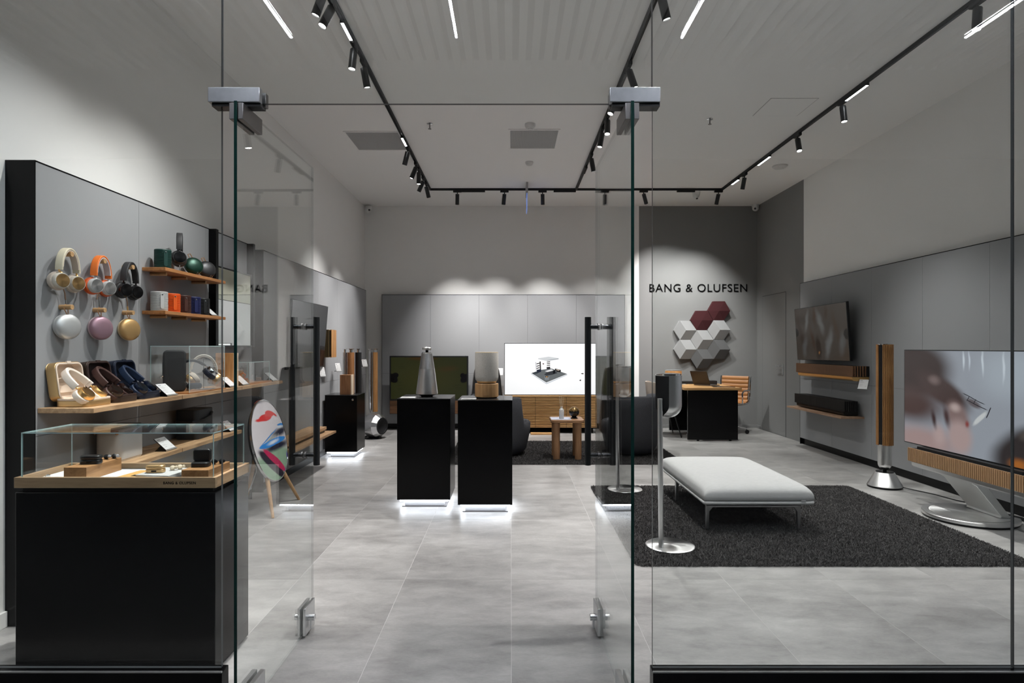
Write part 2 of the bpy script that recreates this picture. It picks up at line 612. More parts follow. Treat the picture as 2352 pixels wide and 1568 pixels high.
def copy_tree(o, parent=None):
    c = o.copy(); C.objects.link(c); c.parent = parent
    for ch in list(o.children):
        copy_tree(ch, c)
    return c

# ================================================================== THE ROOM
XL, XR, YB, YF, ZC = -2.372, 4.0, 9.90, 2.16, 3.60     # left / right / back wall, storefront plane, ceiling
GL = 2.16                                               # glass line

fl = MB().box(-9, 10, -6.5, YB + 0.15, -0.12, -0.0006).build('floor', M['grout'])
struct(fl)
xs = [i * 0.6 + 0.003 for i in range(-5, 9)]
ys = [3.44 + 1.2 * k for k in range(-2, 7)]
tile_cache = {}
for i in range(len(xs) - 1):
    for j in range(len(ys) - 1):
        x0, x1 = max(xs[i], XL), min(xs[i + 1], XR)
        y0, y1 = max(ys[j], 2.0), min(ys[j + 1], YB)
        if x1 - x0 < 0.03 or y1 - y0 < 0.03:
            continue
        g = 0.0011
        key = (round(x1 - x0, 3), round(y1 - y0, 3))
        if key not in tile_cache:
            t = MB().box(g - (x1 - x0) / 2, (x1 - x0) / 2 - g, g - (y1 - y0) / 2, (y1 - y0) / 2 - g, -0.010, 0.0).build('floor_tile', M['tile'], fl)
            tile_cache[key] = t
        else:
            t = tile_cache[key].copy(); C.objects.link(t); t.parent = fl
        t.location = ((x0 + x1) / 2, (y0 + y1) / 2, 0)

struct(MB().box(XL - 0.15, XL, 2.05, YB + 0.15, 0, ZC).build('wall_left', M['white']))
struct(MB().box(XL, 2.083, YB, YB + 0.15, 0, ZC).build('wall_back', M['white']))
struct(MB().box(2.083, XR, YB, YB + 0.15, 0, ZC).build('wall_back_grey', M['grey']))
struct(MB().box(XR, XR + 0.15, 2.05, 8.32, 0, ZC).build('wall_right', M['white']))
struct(MB().box(XR, XR + 0.15, 8.32, YB + 0.15, 0, ZC).build('wall_right_grey', M['grey']))
cl = struct(MB().box(XL - 0.15, XR + 0.15, 2.05, YB + 0.15, ZC, ZC + 0.15).build('ceiling', M['ceil']))
struct(MB().box(XL, XL + 0.014, 2.2, 2.858, 0, 0.075).build('baseboard_left', M['white'], bev=0.003))
struct(MB().box(2.083, XR, YB - 0.012, YB, 0, 0.05).build('baseboard_back', M['grey'], bev=0.002))
struct(MB().box(XR - 0.012, XR, 9.69, YB - 0.012, 0, 0.05).build('baseboard_right', M['grey'], bev=0.002))
struct(MB().box(-9, 10, 2.10, 2.22, 3.0, 4.2).build('wall_front_header', M['white']))

# flush service door in the grey wall
dr = struct(MB().box(XR - 0.004, XR + 0.01, 8.86, 9.67, 0.01, 2.11).build('door_1', M['grey']))
for n_, a in (('door_gap', (8.852, 8.858, 0, 2.116)), ('door_gap', (9.672, 9.678, 0, 2.116)), ('door_gap', (8.852, 9.678, 2.112, 2.118))):
    MB().box(XR - 0.0015, XR + 0.004, a[0], a[1], a[2], a[3]).build(n_, M['blackmatte'], dr)
hd = MB().box(XR - 0.014, XR - 0.004, 8.93, 8.96, 0.90, 1.06).build('handle_plate', M['steel'], dr, bev=0.002)
MB().cyl((XR - 0.055, 8.945, 1.03), (XR - 0.01, 8.945, 1.03), 0.009).box(XR - 0.062, XR - 0.048, 8.935, 9.065, 1.02, 1.04).build('lever', M['steel'], hd, bev=0.002)

# ------------------------------------------------------------------ felt wall panels
def felt_panel(name, label, plane, face, wall, u0, bw, nb, zt, zs=0.89, end=None, ends=True):
    """row of felt boards on a dark carcass with a black edge. plane 'x': face at x=face, runs along y; 'y' the other way"""
    root = thing(name, label, 'wall panel', ((face + wall) / 2, u0 + nb * bw / 2, 0) if plane == 'x' else (u0 + nb * bw / 2, (face + wall) / 2, 0))
    s = 1 if wall < face else -1
    u1 = u0 + nb * bw
    def bx(mb, a0, a1, b0, b1, z0, z1):          # a = depth axis, b = run axis
        a0, a1 = min(a0, a1), max(a0, a1)
        return mb.box(a0, a1, b0, b1, z0, z1) if plane == 'x' else mb.box(b0, b1, a0, a1, z0, z1)
    bx(MB(root), wall, face - s * 0.012, u0 + 0.004, u1 - 0.004, 0.085, zt - 0.004).build('carcass', M['blackmatte'], root)
    bx(MB(root), wall, face - s * 0.03, u0 + 0.01, u1 - 0.01, 0, 0.085).build('kick_board', M['black'], root)
    bx(MB(root), wall, face + s * 0.001, u0, u1, zt - 0.004, zt + 0.003).build('top_edge', M['black'], root)
    if ends:
        bx(MB(root), wall, face + s * 0.001, u0 - 0.001, u0 + 0.004, 0.0, zt + 0.003).build('end_edge', M['black'], root)
        bx(MB(root), wall, face + s * 0.001, u1 - 0.004, u1 + 0.001, 0.0, zt + 0.003).build('end_edge', M['black'], root)
    for i in range(nb):
        for (z0, z1) in ((0.087, zs - 0.0012), (zs + 0.0012, zt - 0.004)):
            a = u0 + i * bw + 0.0012 + (0.003 if i == 0 else 0); b = u0 + (i + 1) * bw - 0.0012 - (0.003 if i == nb - 1 else 0)
            bx(MB(root), face - s * 0.014, face, a, b, z0, z1).build('felt_board', M['felt'], root)
    return root

PX = -2.233
felt_panel('felt_wall_panel', 'grey felt wall panel nearest the entrance on the left, holding headphones', 'x', PX, XL, 2.86, 0.80, 3, 2.185)
felt_panel('felt_wall_panel', 'grey felt wall panel farther back on the left behind the dark television', 'x', PX, XL, 5.50, 0.78, 5, 2.185)
felt_panel('felt_wall_panel', 'grey felt wall panel on the back wall behind the two televisions', 'y', 9.77, YB, -2.066, 0.779, 5, 2.15)
felt_panel('felt_wall_panel', 'long grey felt wall panel along the right wall behind the large television', 'x', 3.93, XR, 2.54, 0.82, 7, 2.175)
# (runs y 2.54 .. 8.28)

# ------------------------------------------------------------------ storefront
def curb(name, label, x0, x1):
    o = MB((((x0 + x1) / 2), GL, 0))
    o.box(x0, x1, 2.125, 2.18, 0, 0.176)
    ob = o.build(name, M['black'], bev=0.003)
    ob.location = o.o
    r = tag(ob, label, 'curb')
    b = MB(o.o).box(x0, x1, 2.125, 2.131, 0.174, 0.179).build('steel_lip', M['steel'], ob)
    return r

curb('storefront_curb', 'black curb under the left storefront glass pane', XL, -1.008)
curb('storefront_curb', 'black curb under the right storefront glass panes', 0.497, XR)

def sf_pane(label, x0, x1, z0, z1):
    o = pane('storefront_glass_pane', x0 - (x0 + x1) / 2, x1 - (x0 + x1) / 2, -0.006, 0.006, 0, z1 - z0, 'y', edge=M['joint'])
    o.location = ((x0 + x1) / 2, GL, z0)
    return tag(o, label, 'glass pane')

sf_pane('tall clear glass pane left of the entrance in front of the black display pedestal', XL, -1.0225, 0.177, 3.0)
sf_pane('clear glass transom pane above the open double doors', -1.0205, 0.499, 2.17, 3.0)
sf_pane('tall clear glass pane right of the entrance in front of the rug and bench', 0.5015, 1.776, 0.177, 3.0)
sf_pane('clear glass pane at the far right edge before the large television', 1.779, XR, 0.177, 3.0)

def patch(label, x0, x1):
    r = thing('glass_clamp_fitting', label, 'glass clamp', ((x0 + x1) / 2, GL, 2.165))
    MB(r).box(x0, x1, 2.128, 2.153, 2.166, 2.218).build('front_plate', plain('clamp_steel', (0.42, 0.43, 0.45), 0.36, 1.0, noise=0.3, nscale=14), r, bev=0.002)
    MB(r).box(x0 + 0.004, x1 + 0.006, 2.167, 2.192, 2.164, 2.214).build('rear_plate', M['darksteel'], r, bev=0.002)
    MB(r).box(x0 + 0.01, x1, 2.137, 2.183, 2.154, 2.166).build('floor_strip', M['blackmetal'], r)
patch('satin steel clamp at the top left corner of the doorway', -1.058, -0.877)
patch('satin steel clamp at the top right corner of the doorway', 0.346, 0.523)

def glass_door(label, hx, ang):
    r = thing('glass_door', label, 'door', (hx, 2.095, 0), ang)
    L = 0.785
    pane('door_pane', 0.0, L, -0.0055, 0.0055, 0.012, 2.157, 'y', r, light=(0, 1, 3))
    for s in (-1, 1):
        a, b = (0.0055, 0.024) if s > 0 else (-0.024, -0.0055)
        MB().box(0.004, 0.165, a, b, 2.095, 2.152).build('top_patch', M['darksteel'], r, bev=0.002)
        MB().box(0.004, 0.190, a, b, 0.004, 0.105).build('bottom_patch', M['steel'], r, bev=0.002)
        a, b = (0.0055, 0.018) if s > 0 else (-0.018, -0.0055)
        lp_ = MB().box(0.640, 0.768, a, b, 0.012, 0.135).build('lock_plate', M['steel'], r, bev=0.002)
        k = MB()
        k.cyl((0.690, s * 0.017, 0.078), (0.690, s * 0.045, 0.078), 0.015)
        k.box(0.675, 0.705, s * 0.03 - 0.004, s * 0.03 + 0.004, 0.03, 0.075)
        k.build('lock_cylinder', M['steel'], lp_, bev=0.0015)
        hb = MB().cyl((0.678, s * 0.056, 0.774), (0.678, s * 0.056, 1.447), 0.0145, 28).build('handle_bar', M['blackmetal'], r, bev=0.001)
        for z in (0.82, 1.403):
            MB().cyl((0.678, s * 0.009, z), (0.678, s * 0.046, z), 0.0115, 20).build('handle_standoff', plain('gunmetal', (0.10, 0.10, 0.105), 0.25, 1.0), hb)
            MB().cyl((0.678, s * 0.0055, z), (0.678, s * 0.011, z), 0.0155, 20).build('standoff_ring', M['darksteel'], hb)
    return r
glass_door('left leaf of the open frameless glass entrance door with black bar handles', -0.946, 89.4)
glass_door('right leaf of the open frameless glass entrance door with black bar handles', 0.419, 91.0)

# ------------------------------------------------------------------ the mall in front (seen only as reflections and daylight-like spill)
mc = MB().box(-9, 10, -6.5, 2.10, 4.30, 4.40)
mall_c = struct(mc.build('ceiling_mall', plain('mall_ceiling_void', (0.03, 0.03, 0.03), 0.9)))
sl = MB()
x = -8.5
while x < 9.5:
    sl.box(x, x + 0.068, -2.03, 2.05, 4.20, 4.30)
    x += 0.132
so = sl.build('ceiling_slat', plain('slat_white', (0.90, 0.89, 0.87), 0.8), mall_c, flat=True); so['kind'] = 'stuff'
MB().box(-9, 10, -6.5, -2.03, 4.20, 4.30).build('ceiling_board', M['ceil'], mall_c)
struct(MB().box(-9, 10, -6.5, -5.05, -0.01, 4.2).build('wall_opposite', plain('mall_wall', (0.02, 0.02, 0.02), 0.8)))
struct(MB().box(-9, 10, -5.05, 2.0, -0.01, 0.0).build('floor_mall', plain('mall_floor', (0.06, 0.058, 0.056), 0.5)))
for i, (x, lab) in enumerate(((-1.695, 'leftmost'), (-0.419, 'second from the left'), (1.323, 'third from the left'), (3.515, 'rightmost'))):
    r = thing('linear_ceiling_lamp', 'slim white linear pendant lamp under the mall ceiling, %s' % lab, 'lamp', (x, 0.76, 3.70), group='linear lamps on the mall ceiling')  # hung below the slats so the added upward glow spreads wider
    MB(r).box(x - 0.008, x + 0.008, -0.378, 1.9, 3.706, 3.722).build('housing', M['whiteplastic'], r)
    MB(r).box(x - 0.0085, x + 0.0085, -0.38, 1.9, 3.696, 3.706).build('diffuser', M['mall_led'], r)
    MB(r).box(x - 0.0075, x + 0.0075, -0.376, 1.898, 3.722, 3.724).build('added_uplight', M['mall_up_added'], r)  # added glowing strip that lights the ceiling slats for their reflection
    for y in (0.0, 1.6):
        MB(r).cyl((x, y, 3.72), (x, y, 4.20), 0.0015, 6).build('suspension_wire', M['steel'], r)

# ------------------------------------------------------------------ ceiling fittings
def vent(label, x0, x1, y0, y1):
    r = thing('ceiling_vent', label, 'vent', ((x0 + x1) / 2, (y0 + y1) / 2, ZC), group='square ceiling vents')
    f = MB(r)
    t = 0.022
    for b in ((x0, x1, y0, y0 + t), (x0, x1, y1 - t, y1), (x0, x0 + t, y0 + t, y1 - t), (x1 - t, x1, y0 + t, y1 - t)):
        f.box(b[0], b[1], b[2], b[3], ZC - 0.009, ZC)
    f.build('frame', M['ceil'], r, bev=0.002)
    MB(r).box(x0 + t, x1 - t, y0 + t, y1 - t, ZC - 0.001, ZC).build('backing', plain('vent_backing', (0.18, 0.18, 0.18), 0.8), r)
    g = MB(r)
    n = 44
    for i in range(n):
        y = y0 + t + (y1 - y0 - 2 * t) * (i + 0.5) / n
        g.box(x0 + t, x1 - t, y - 0.0035, y + 0.0035, ZC - 0.006, ZC - 0.002)
    for i in range(n):
        xx = x0 + t + (x1 - x0 - 2 * t) * (i + 0.5) / n
        g.box(xx - 0.003, xx + 0.003, y0 + t, y1 - t, ZC - 0.0055, ZC - 0.0025)
    o = g.build('grille', plain('vent_grille', (0.48, 0.48, 0.48), 0.6), r, flat=True); o['kind'] = 'stuff'
vent('square grey grille vent in the ceiling touching the left light track', -1.78, -1.18, 6.46, 7.08)
vent('square grey grille vent in the middle of the ceiling', -0.025, 0.525, 6.40, 7.03)

def lathe_thing(name, label, cat, loc, prof, mat, n=32, rot=(0, 0, 0), group=None):
    r = thing(name, label, cat, loc, rot=rot, group=group)
    return r
def ceiling_disc(name, label, cat, x, y, rad, h, mat, extra=None):
    r = thing(name, label, cat, (x, y, ZC))
    MB().lathe([(rad, 0), (rad, -h * 0.45), (rad * 0.82, -h * 0.75), (rad * 0.7, -h)], 32).build('housing', mat, r)
    MB().lathe([(rad * 0.5, -h), (rad * 0.46, -h - 0.006), (0.004, -h - 0.008)], 24).build('cover', M['whiteplastic'], r)
    return r
ceiling_disc('smoke_detector', 'white round smoke detector beside the middle ceiling vent', 'smoke detector', 0.20, 6.26, 0.055, 0.05, M['whiteplastic'])
ceiling_disc('motion_sensor', 'small white ceiling sensor behind the middle vent', 'sensor', 0.23, 7.54, 0.05, 0.04, M['whiteplastic'])
ceiling_disc('wireless_access_point', 'flat round white access point right of the right light track', 'access point', 3.40, 7.70, 0.09, 0.035, M['whiteplastic'])
for x, y, lab in ((-0.83, 6.25, 'small fire sprinkler in the ceiling left of the middle vent'), (2.0, 6.12, 'small fire sprinkler in the ceiling near the access panel')):
    r = thing('fire_sprinkler', lab, 'sprinkler', (x, y, ZC))
    MB().lathe([(0.032, 0), (0.030, -0.005), (0.012, -0.008)], 24).build('rosette', M['chrome'], r)
    MB().lathe([(0.006, -0.006), (0.006, -0.045), (0.004, -0.05)], 12).build('stem', M['darksteel'], r)
    MB().lathe([(0.017, -0.052), (0.017, -0.055)], 16).build('deflector', M['darksteel'], r)
ap = thing('ceiling_access_panel', 'flush square access panel in the ceiling near the right track', 'access panel', (2.62, 5.82, ZC))
MB(ap).box(2.40, 2.83, 5.61, 6.03, ZC - 0.003, ZC).build('panel', M['ceil'], ap)
e = MB(ap)
for b in ((2.394, 2.836, 5.604, 5.609), (2.394, 2.836, 6.031, 6.036), (2.394, 2.399, 5.609, 6.031), (2.831, 2.836, 5.609, 6.031)):
    e.box(b[0], b[1], b[2], b[3], ZC - 0.0012, ZC)
e.build('shadow_gap', M['greyplastic'], ap)

def dome_cam(label, loc, d, wallmount):
    r = thing('security_camera', label, 'security camera', loc)
    mb = MB()
    mb.lathe([(0.055, 0.0), (0.055, -0.03), (0.045, -0.045)], 24, TR())
    mb.build('mount', M['whiteplastic'], r)
    d = Vector(d).normalized()
    c = Vector((0, 0, -0.055))
    vs = MB().lathe([(0.0015, 0.05), (0.02, 0.047), (0.036, 0.035), (0.047, 0.012), (0.05, -0.005), (0.045, -0.03), (0.002, -0.05)], 24, axis_T(c, d))
    vs.build('ball', M['whiteplastic'], r)
    MB().lathe([(0.017, 0.046), (0.016, 0.053), (0.001, 0.054)], 20, axis_T(c, d)).build('eye', M['screenoff'], r)
dome_cam('white dome security camera in the back left ceiling corner', P(846, 474, 9.80), (0.6, -1, -0.25), False)
dome_cam('white dome security camera at the back right ceiling corner', P(1735, 470, 9.80), (-0.5, -1, -0.4), False)
dome_cam('white dome security camera on the ceiling by the cross track', (2.74, 9.0, ZC), (0.1, -0.4, -1), False)
ex = thing('exit_sign', 'edge-lit acrylic exit sign hanging behind the cross track', 'exit sign', (0.227, 8.6, ZC))
MB(ex).box(0.213, 0.241, 8.45, 8.75, 3.45, ZC).build('holder', M['greyplastic'], ex, bev=0.003)
MB(ex).box(0.2235, 0.2305, 8.46, 8.74, 3.22, 3.45).build('acrylic_plate', emit('exit_glow', (0.25, 0.36, 0.85), 0.6), ex)

# ------------------------------------------------------------------ light tracks and luminaires
TZ = ZC - 0.028
def track(label, x0, y0, x1, y1):
    r = thing('light_track', label, 'light track', ((x0 + x1) / 2, (y0 + y1) / 2, ZC))
    hx = 0.016 if x0 == x1 else 0
    hy = 0.016 if y0 == y1 else 0
    MB(r).box(x0 - hx, x1 + hx, y0 - hy, y1 + hy, TZ, ZC).build('rail', M['blackmatte'], r, bev=0.002)
    MB(r).box(x0 - hx * 0.4, x1 + hx * 0.4, y0 - hy * 0.4, y1 + hy * 0.4, TZ - 0.001, TZ).build('groove', M['black'], r)
TL, TM, TRX, TY = -1.165, 0.945, 3.05, 8.80
track('black ceiling light track on the left running to the back', TL, 2.25, TL, TY)
track('black ceiling light track in the middle running to the back', TM, 2.25, TM, TY)
track('black ceiling light track on the right running to the back', TRX, 2.25, TRX, TY)
track('black ceiling cross track parallel to the back wall', TL, TY, TRX, TY)

LAMPDATA = {}
def spot(x, y, tgt, label, power=1.0, cone=52, along='y'):
    g = 'black cylinder spotlights on the ceiling tracks'
    r = thing('track_spotlight', label, 'spotlight', (x, y, TZ), group=g)
    a = (0.017, 0.06) if along == 'y' else (0.06, 0.017)
    MB().box(-a[0], a[0], -a[1], a[1], -0.028, 0.0).build('adapter', M['blackmatte'], r, bev=0.002)
    MB().cyl((0, 0, -0.055), (0, 0, -0.026), 0.007, 10).build('stem', M['blackmatte'], r)
    p0 = Vector((0, 0, -0.052))
    d = (Vector(tgt) - (Vector((x, y, TZ)) + p0)).normalized()
    T = axis_T(p0, d)
    MB().lathe([(0.026, 0.0), (0.028, 0.004), (0.028, 0.150), (0.025, 0.150), (0.024, 0.140), (0.0, 0.138)], 24, T, cap=False).lathe([(0.0, 0.0), (0.026, 0.0)], 24, T, cap=False).build('body', M['blackmetal'], r)
    MB().lathe([(0.0, 0.142), (0.0235, 0.142)], 24, T, cap=False).build('lens', M['lens'], r, recalc=False)
    ld = bpy.data.lights.new('lamp', 'SPOT')
    ld.energy = SPOT_W * power
    ld.spot_size = R(min(150, cone * 1.5)); ld.spot_blend = 1.0
    ld.shadow_soft_size = 0.022
    ld.color = (1.0, 0.978, 0.955)
    lo = bpy.data.objects.new('lamp', ld); C.objects.link(lo)
    lo.parent = r
    lo.location = p0 + d * 0.165
    lo.rotation_euler = d.to_track_quat('-Z', 'Y').to_euler()

def module(x, y, L, label, along='y', lit=True):
    r = thing('track_light_module', label, 'light module', (x, y, TZ), group='linear modules in the ceiling tracks')
    a = (0.0165, L / 2) if along == 'y' else (L / 2, 0.0165)
    MB().box(-a[0], a[0], -a[1], a[1], -0.024, 0.0).build('housing', M['blackmatte'], r, bev=0.002)
    n = 10
    mb = MB()
    for i in range(n):
        c = -L / 2 + L * (i + 0.5) / n
        h = L / n * 0.40
        if along == 'y': mb.box(-0.010, 0.010, c - h, c + h, -0.0255, -0.024)
        else: mb.box(c - h, c + h, -0.010, 0.010, -0.0255, -0.024)
    mb.build('led_cells', M['module'] if lit else M['black'], r)

# left track
spot(TL, 2.95, (-1.62, 2.62, 0.78), 'added spotlight on the left track, out of frame, brightening the glass case', 2.4, 31)  # unseen lamp, added to brighten the case on the pedestal
spot(TL, 3.15, (-2.15, 3.05, 1.02), 'spotlight on the left track just above the frame', 0.60, 55)
spot(TL, 3.80, (-2.15, 3.95, 1.05), 'topmost visible spotlight on the left track', 0.60, 55)
spot(TL, 3.97, (-2.15, 3.40, 1.00), 'second visible spotlight on the left track, next to the glowing module', 0.48, 55)
spot(TL, 4.53, (-1.50, 4.35, 0.0), 'lit spotlight hanging upright on the left track above the glass clamp', 0.8, 40)
spot(TL, 4.83, (-0.75, 5.25, 0.9), 'lit slanted spotlight on the left track beside the upright one', 0.9, 44)
module(TL, 4.33, 0.24, 'glowing linear module near the front of the left track')
module(TL, 6.66, 0.26, 'glowing linear module beside the left ceiling vent')
spot(TL, 6.90, (-2.0, 7.45, 0.7), 'spotlight on the left track just behind the vent', 0.9, 40)
spot(TL, 7.50, (-2.23, 7.35, 0.9), 'spotlight on the left track leaning towards the left wall', 1.3, 44)
spot(TL, 7.72, (-1.15, 7.60, 0.0), 'spotlight hanging upright near the end of the left track', 1.1)
spot(TL, 8.12, (-2.23, 8.40, 1.2), 'spotlight near the back of the left track leaning left', 1.3, 34)
spot(TL, 8.40, (-0.60, 9.77, 0.7), 'last spotlight of the left track leaning right at the corner', 0.7, 34)
# middle track
spot(TM, 2.90, (-0.05, 2.55, 0.0), 'spotlight on the middle track above the doorway out of frame', 1.7, 58)
spot(TM, 3.83, (1.9, 4.3, 0.2), 'spotlight on the middle track cut by the top of the frame', 1.0)
spot(TM, 4.87, (2.0, 4.8, 0.3), 'spotlight on the middle track leaning right above the glass clamp', 0.95)
spot(TM, 5.45, (-0.15, 5.0, 1.0), 'spotlight on the middle track leaning left behind the glass clamp', 1.25, 44)
spot(TM, 5.95, (0.75, 5.1, 0.0), 'upper of the two touching spotlights on the middle track', 0.9)
spot(TM, 6.30, (0.30, 6.1, 0.0), 'lower of the two touching spotlights on the middle track', 1.1, 56)
spot(TM, 7.15, (1.6, 7.5, 0.4), 'spotlight on the middle track leaning right behind the door edge', 1.2, 60)
module(TM, 5.12, 0.26, 'dark linear module on the middle track above the clamp', 'y', False)
module(TM, 7.75, 0.26, 'dark linear module near the back of the middle track', 'y', False)
# right track
spot(TRX, 2.95, (3.7, 3.8, 0.9), 'spotlight on the right track out of the frame', 0.9)
spot(TRX, 3.98, (2.55, 3.60, 0.0), 'bright spotlight near the top right corner on the right track', 0.48, 60)
spot(TRX, 5.60, (3.15, 5.15, 0.2), 'lit spotlight on the right track below the glowing module', 0.9)
spot(TRX, 6.48, (3.0, 5.3, 0.0), 'glaring spotlight on the right track facing the entrance', 1.0)
spot(TRX, 7.95, (2.80, 8.75, 0.7), 'spotlight near the back of the right track above the desk', 1.5, 56)
module(TRX, 5.38, 0.34, 'glowing linear module in the middle of the right track')
module(TRX, 7.34, 0.34, 'glowing linear module farther back on the right track')
module(TRX, 8.28, 0.24, 'glowing linear module near the corner of the right track')
# cross track
spot(-0.77, TY, (-0.90, 9.77, 1.0), 'leftmost spotlight on the cross track', 1.7, 38, 'x')
spot(-0.09, TY, (-0.35, 9.77, 1.0), 'leaning spotlight second from the left on the cross track', 1.7, 38, 'x')
spot(0.46, TY, (0.55, 9.77, 1.0), 'spotlight on the cross track right of the exit sign', 1.7, 38, 'x')
spot(1.36, TY, (1.45, 9.0, 0.3), 'spotlight on the cross track seen through the right door leaf', 1.6, 64, 'x')
spot(1.92, TY, (2.75, 9.90, 1.55), 'spotlight on the cross track left of the grey corner wall', 1.8, 50, 'x')
spot(3.00, TY, (2.90, 9.90, 1.5), 'spotlight on the cross track in front of the hexagon wall speaker', 1.3, 50, 'x')
module(-0.55, TY, 0.36, 'dark linear module at the left of the cross track', 'x', False)
module(0.78, TY, 0.32, 'dark linear module at the middle of the cross track', 'x', False)
module(2.53, TY, 0.26, 'ribbed linear module at the right of the cross track', 'x', False)

# ================================================================== LEFT WALL DISPLAY
def board(name, label, cat, x0, x1, y0, y1, z0, z1, mat, bev=0.002, group=None):
    r = thing(name, label, cat, ((x0 + x1) / 2, (y0 + y1) / 2, z0), group=group)
    MB(r).box(x0, x1, y0, y1, z0, z1).build('board', mat, r, bev=bev)
    return r

# small shelves with dowel supports
def small_shelf(label, z):
    r = board('wall_shelf', label, 'shelf', PX, -2.090, 3.69, 4.47, z - 0.021, z, M['oakwarm'])
    for y in (3.78, 4.02, 4.27):
        MB(r).cyl((PX, y, z - 0.031), (-2.135, y, z - 0.031), 0.0105, 16).build('dowel', M['peg'], r)
small_shelf('upper small oak shelf holding a green speaker and black headphones', 1.794)
small_shelf('lower small oak shelf holding five ribbed speakers', 1.531)

for i, (y0, y1, lab) in enumerate(((2.876, 3.652, 'oak shelf with the three open headphone cases, nearest the entrance'),
                                   (3.660, 4.462, 'middle oak shelf of the waist-high row carrying the glass box'),
                                   (4.470, 5.262, 'farthest oak shelf of the waist-high row with small price signs'))):
    board('wall_shelf', lab, 'shelf', PX, -1.968, y0, y1, 0.998, 1.022, M['oak'], group='waist-high oak shelves')
for i, (y0, y1, lab) in enumerate(((2.876, 3.652, 'low oak shelf under the headphone cases with the grey portable speaker'),
                                   (3.660, 4.462, 'low oak shelf beside it with the black portable speaker'))):
    board('wall_shelf', lab, 'shelf', PX, -1.968, y0, y1, 0.682, 0.705, M['oak'], group='low oak shelves')

# pegs
for z, row in ((1.770, 'upper'), (1.508, 'lower')):
    for y, lab in ((3.02, 'nearest the entrance'), (3.265, 'in the middle'), (3.51, 'farthest from the entrance')):
        what = {'upper': 'round oak wall peg carrying headphones, %s', 'lower': 'round oak wall peg carrying a round speaker, %s'}[row] % lab
        r = thing('wall_peg', what, 'peg', (PX, y, z), group='oak wall pegs')
        MB(r).cyl((PX, y, z), (PX + 0.062, y, z), 0.0125, 24).build('dowel', M['peg'], r, bev=0.001)

def headphones(label, M4, band, pad, cup, disc, axL, axR, group, arm=None, z_cup=-0.058, drop=0.0):
    r = thing('headphones', label, 'headphones', (0, 0, 0), group=group)
    r.matrix_world = M4
    n = 22
    def arc(hw, ht, a0, a1, rr):
        pts = []; sd = []; up = []
        for i in range(n + 1):
            t = R(a0 + (a1 - a0) * i / n)
            x, z = 0.080 * math.cos(t), 0.105 * math.sin(t)
            nv = Vector((math.cos(t) / 0.080, 0, math.sin(t) / 0.105)).normalized()
            pts.append(Vector((x, 0, z)) + nv * rr); sd.append((0, 1, 0)); up.append(nv)
        return MB().sweep(pts, sd, up, hw, ht)
    arc(0.0175, 0.0056, -3, 183, 0.0).build('headband', band, r)
    arc(0.0160, 0.0045, 6, 174, -0.0080).build('headband_padding', pad, r)
    for s, ax in ((-1, axL), (1, axR)):
        ax = Vector(ax).normalized()
        c = Vector((s * 0.072, 0, z_cup))
        T = axis_T(c, ax) @ Matrix.Scale(1.13, 4)
        MB().lathe([(0.010, -0.029), (0.030, -0.031), (0.0385, -0.026), (0.0415, -0.015), (0.039, -0.004), (0.033, 0.0)], 36, T).build('ear_cushion', pad, r)
        ec_ = MB().lathe([(0.034, -0.002), (0.0345, 0.004), (0.0325, 0.016), (0.0305, 0.019), (0.029, 0.0185)], 36, T).build('ear_cup', cup, r)
        MB().lathe([(0.0285, 0.0165), (0.0280, 0.0205), (0.0005, 0.0212)], 36, T).build('touch_disc', disc, ec_)
        e = Vector((s * 0.0797, 0, 0.000))
        side = Vector((0, 0, 1)) - ax * ax.z
        side = side.normalized() if side.length > 0.2 else Vector((-s, 0, 0))
        k = c + side * 0.039 + ax * 0.009
        MB().tube([e, e + Vector((0, 0, -0.012)), (e + Vector((0, 0, -0.014)) + k) / 2, k, k + ax * 0.006 - side * 0.012], [0.0048, 0.0045, 0.0045, 0.0055, 0.005], 10).build('arm', arm or cup, r)
    return r

def yawM(loc, yaw, rx=0.0, ry=0.0):
    return Matrix.Translation(Vector(loc)) @ Euler((R(rx), R(ry), R(yaw)), 'XYZ').to_matrix().to_4x4()

lin = lambda *c: tuple(((v / 255) / 12.92 if v <= 10 else (((v / 255) + 0.055) / 1.055) ** 2.4) for v in c)
cream = plain('cream_leather', lin(214, 205, 180), 0.6)
sand = plain('sand_leather', lin(203, 190, 176), 0.6)
orange = plain('orange_leather', lin(222, 112, 34), 0.55)
orangedk = plain('orange_cushion', lin(214, 88, 24), 0.5)
lilacgrey = plain('pale_grey_fabric', lin(196, 188, 188), 0.9)
blackl = plain('black_leather', lin(38, 38, 40), 0.55)
blackg = plain('black_gloss', lin(24, 24, 26), 0.2)
goldd = plain('gold_spun_disc', (0.62, 0.40, 0.18), 0.26, 1.0, aniso=0.8, radial='X')
silvd = plain('silver_spun_disc', (0.66, 0.66, 0.66), 0.26, 1.0, aniso=0.8, radial='X')
blkd = plain('black_spun_disc', (0.035, 0.035, 0.037), 0.28, 1.0, aniso=0.8, radial='X')
hg = 'headphones hanging on the upper pegs'
ca = (-0.49, -0.87, 0.0)
headphones('cream and gold headphones hanging on the peg nearest the entrance', yawM((-2.193, 3.02, 1.690), 100), cream, sand, plain('light_shell', lin(205, 198, 186), 0.4), goldd, ca, ca, hg, arm=M['gold'])
headphones('orange headphones with silver discs hanging on the middle peg', yawM((-2.193, 3.265, 1.690), 100), orange, lilacgrey, plain('silver_shell', lin(196, 198, 198), 0.35), silvd, ca, ca, hg)
headphones('black headphones hanging on the peg next to the small shelves', yawM((-2.193, 3.51, 1.690), 100), blackl, plain('black_cushion', lin(30, 30, 31), 0.6), blackg, blkd, ca, ca, hg)
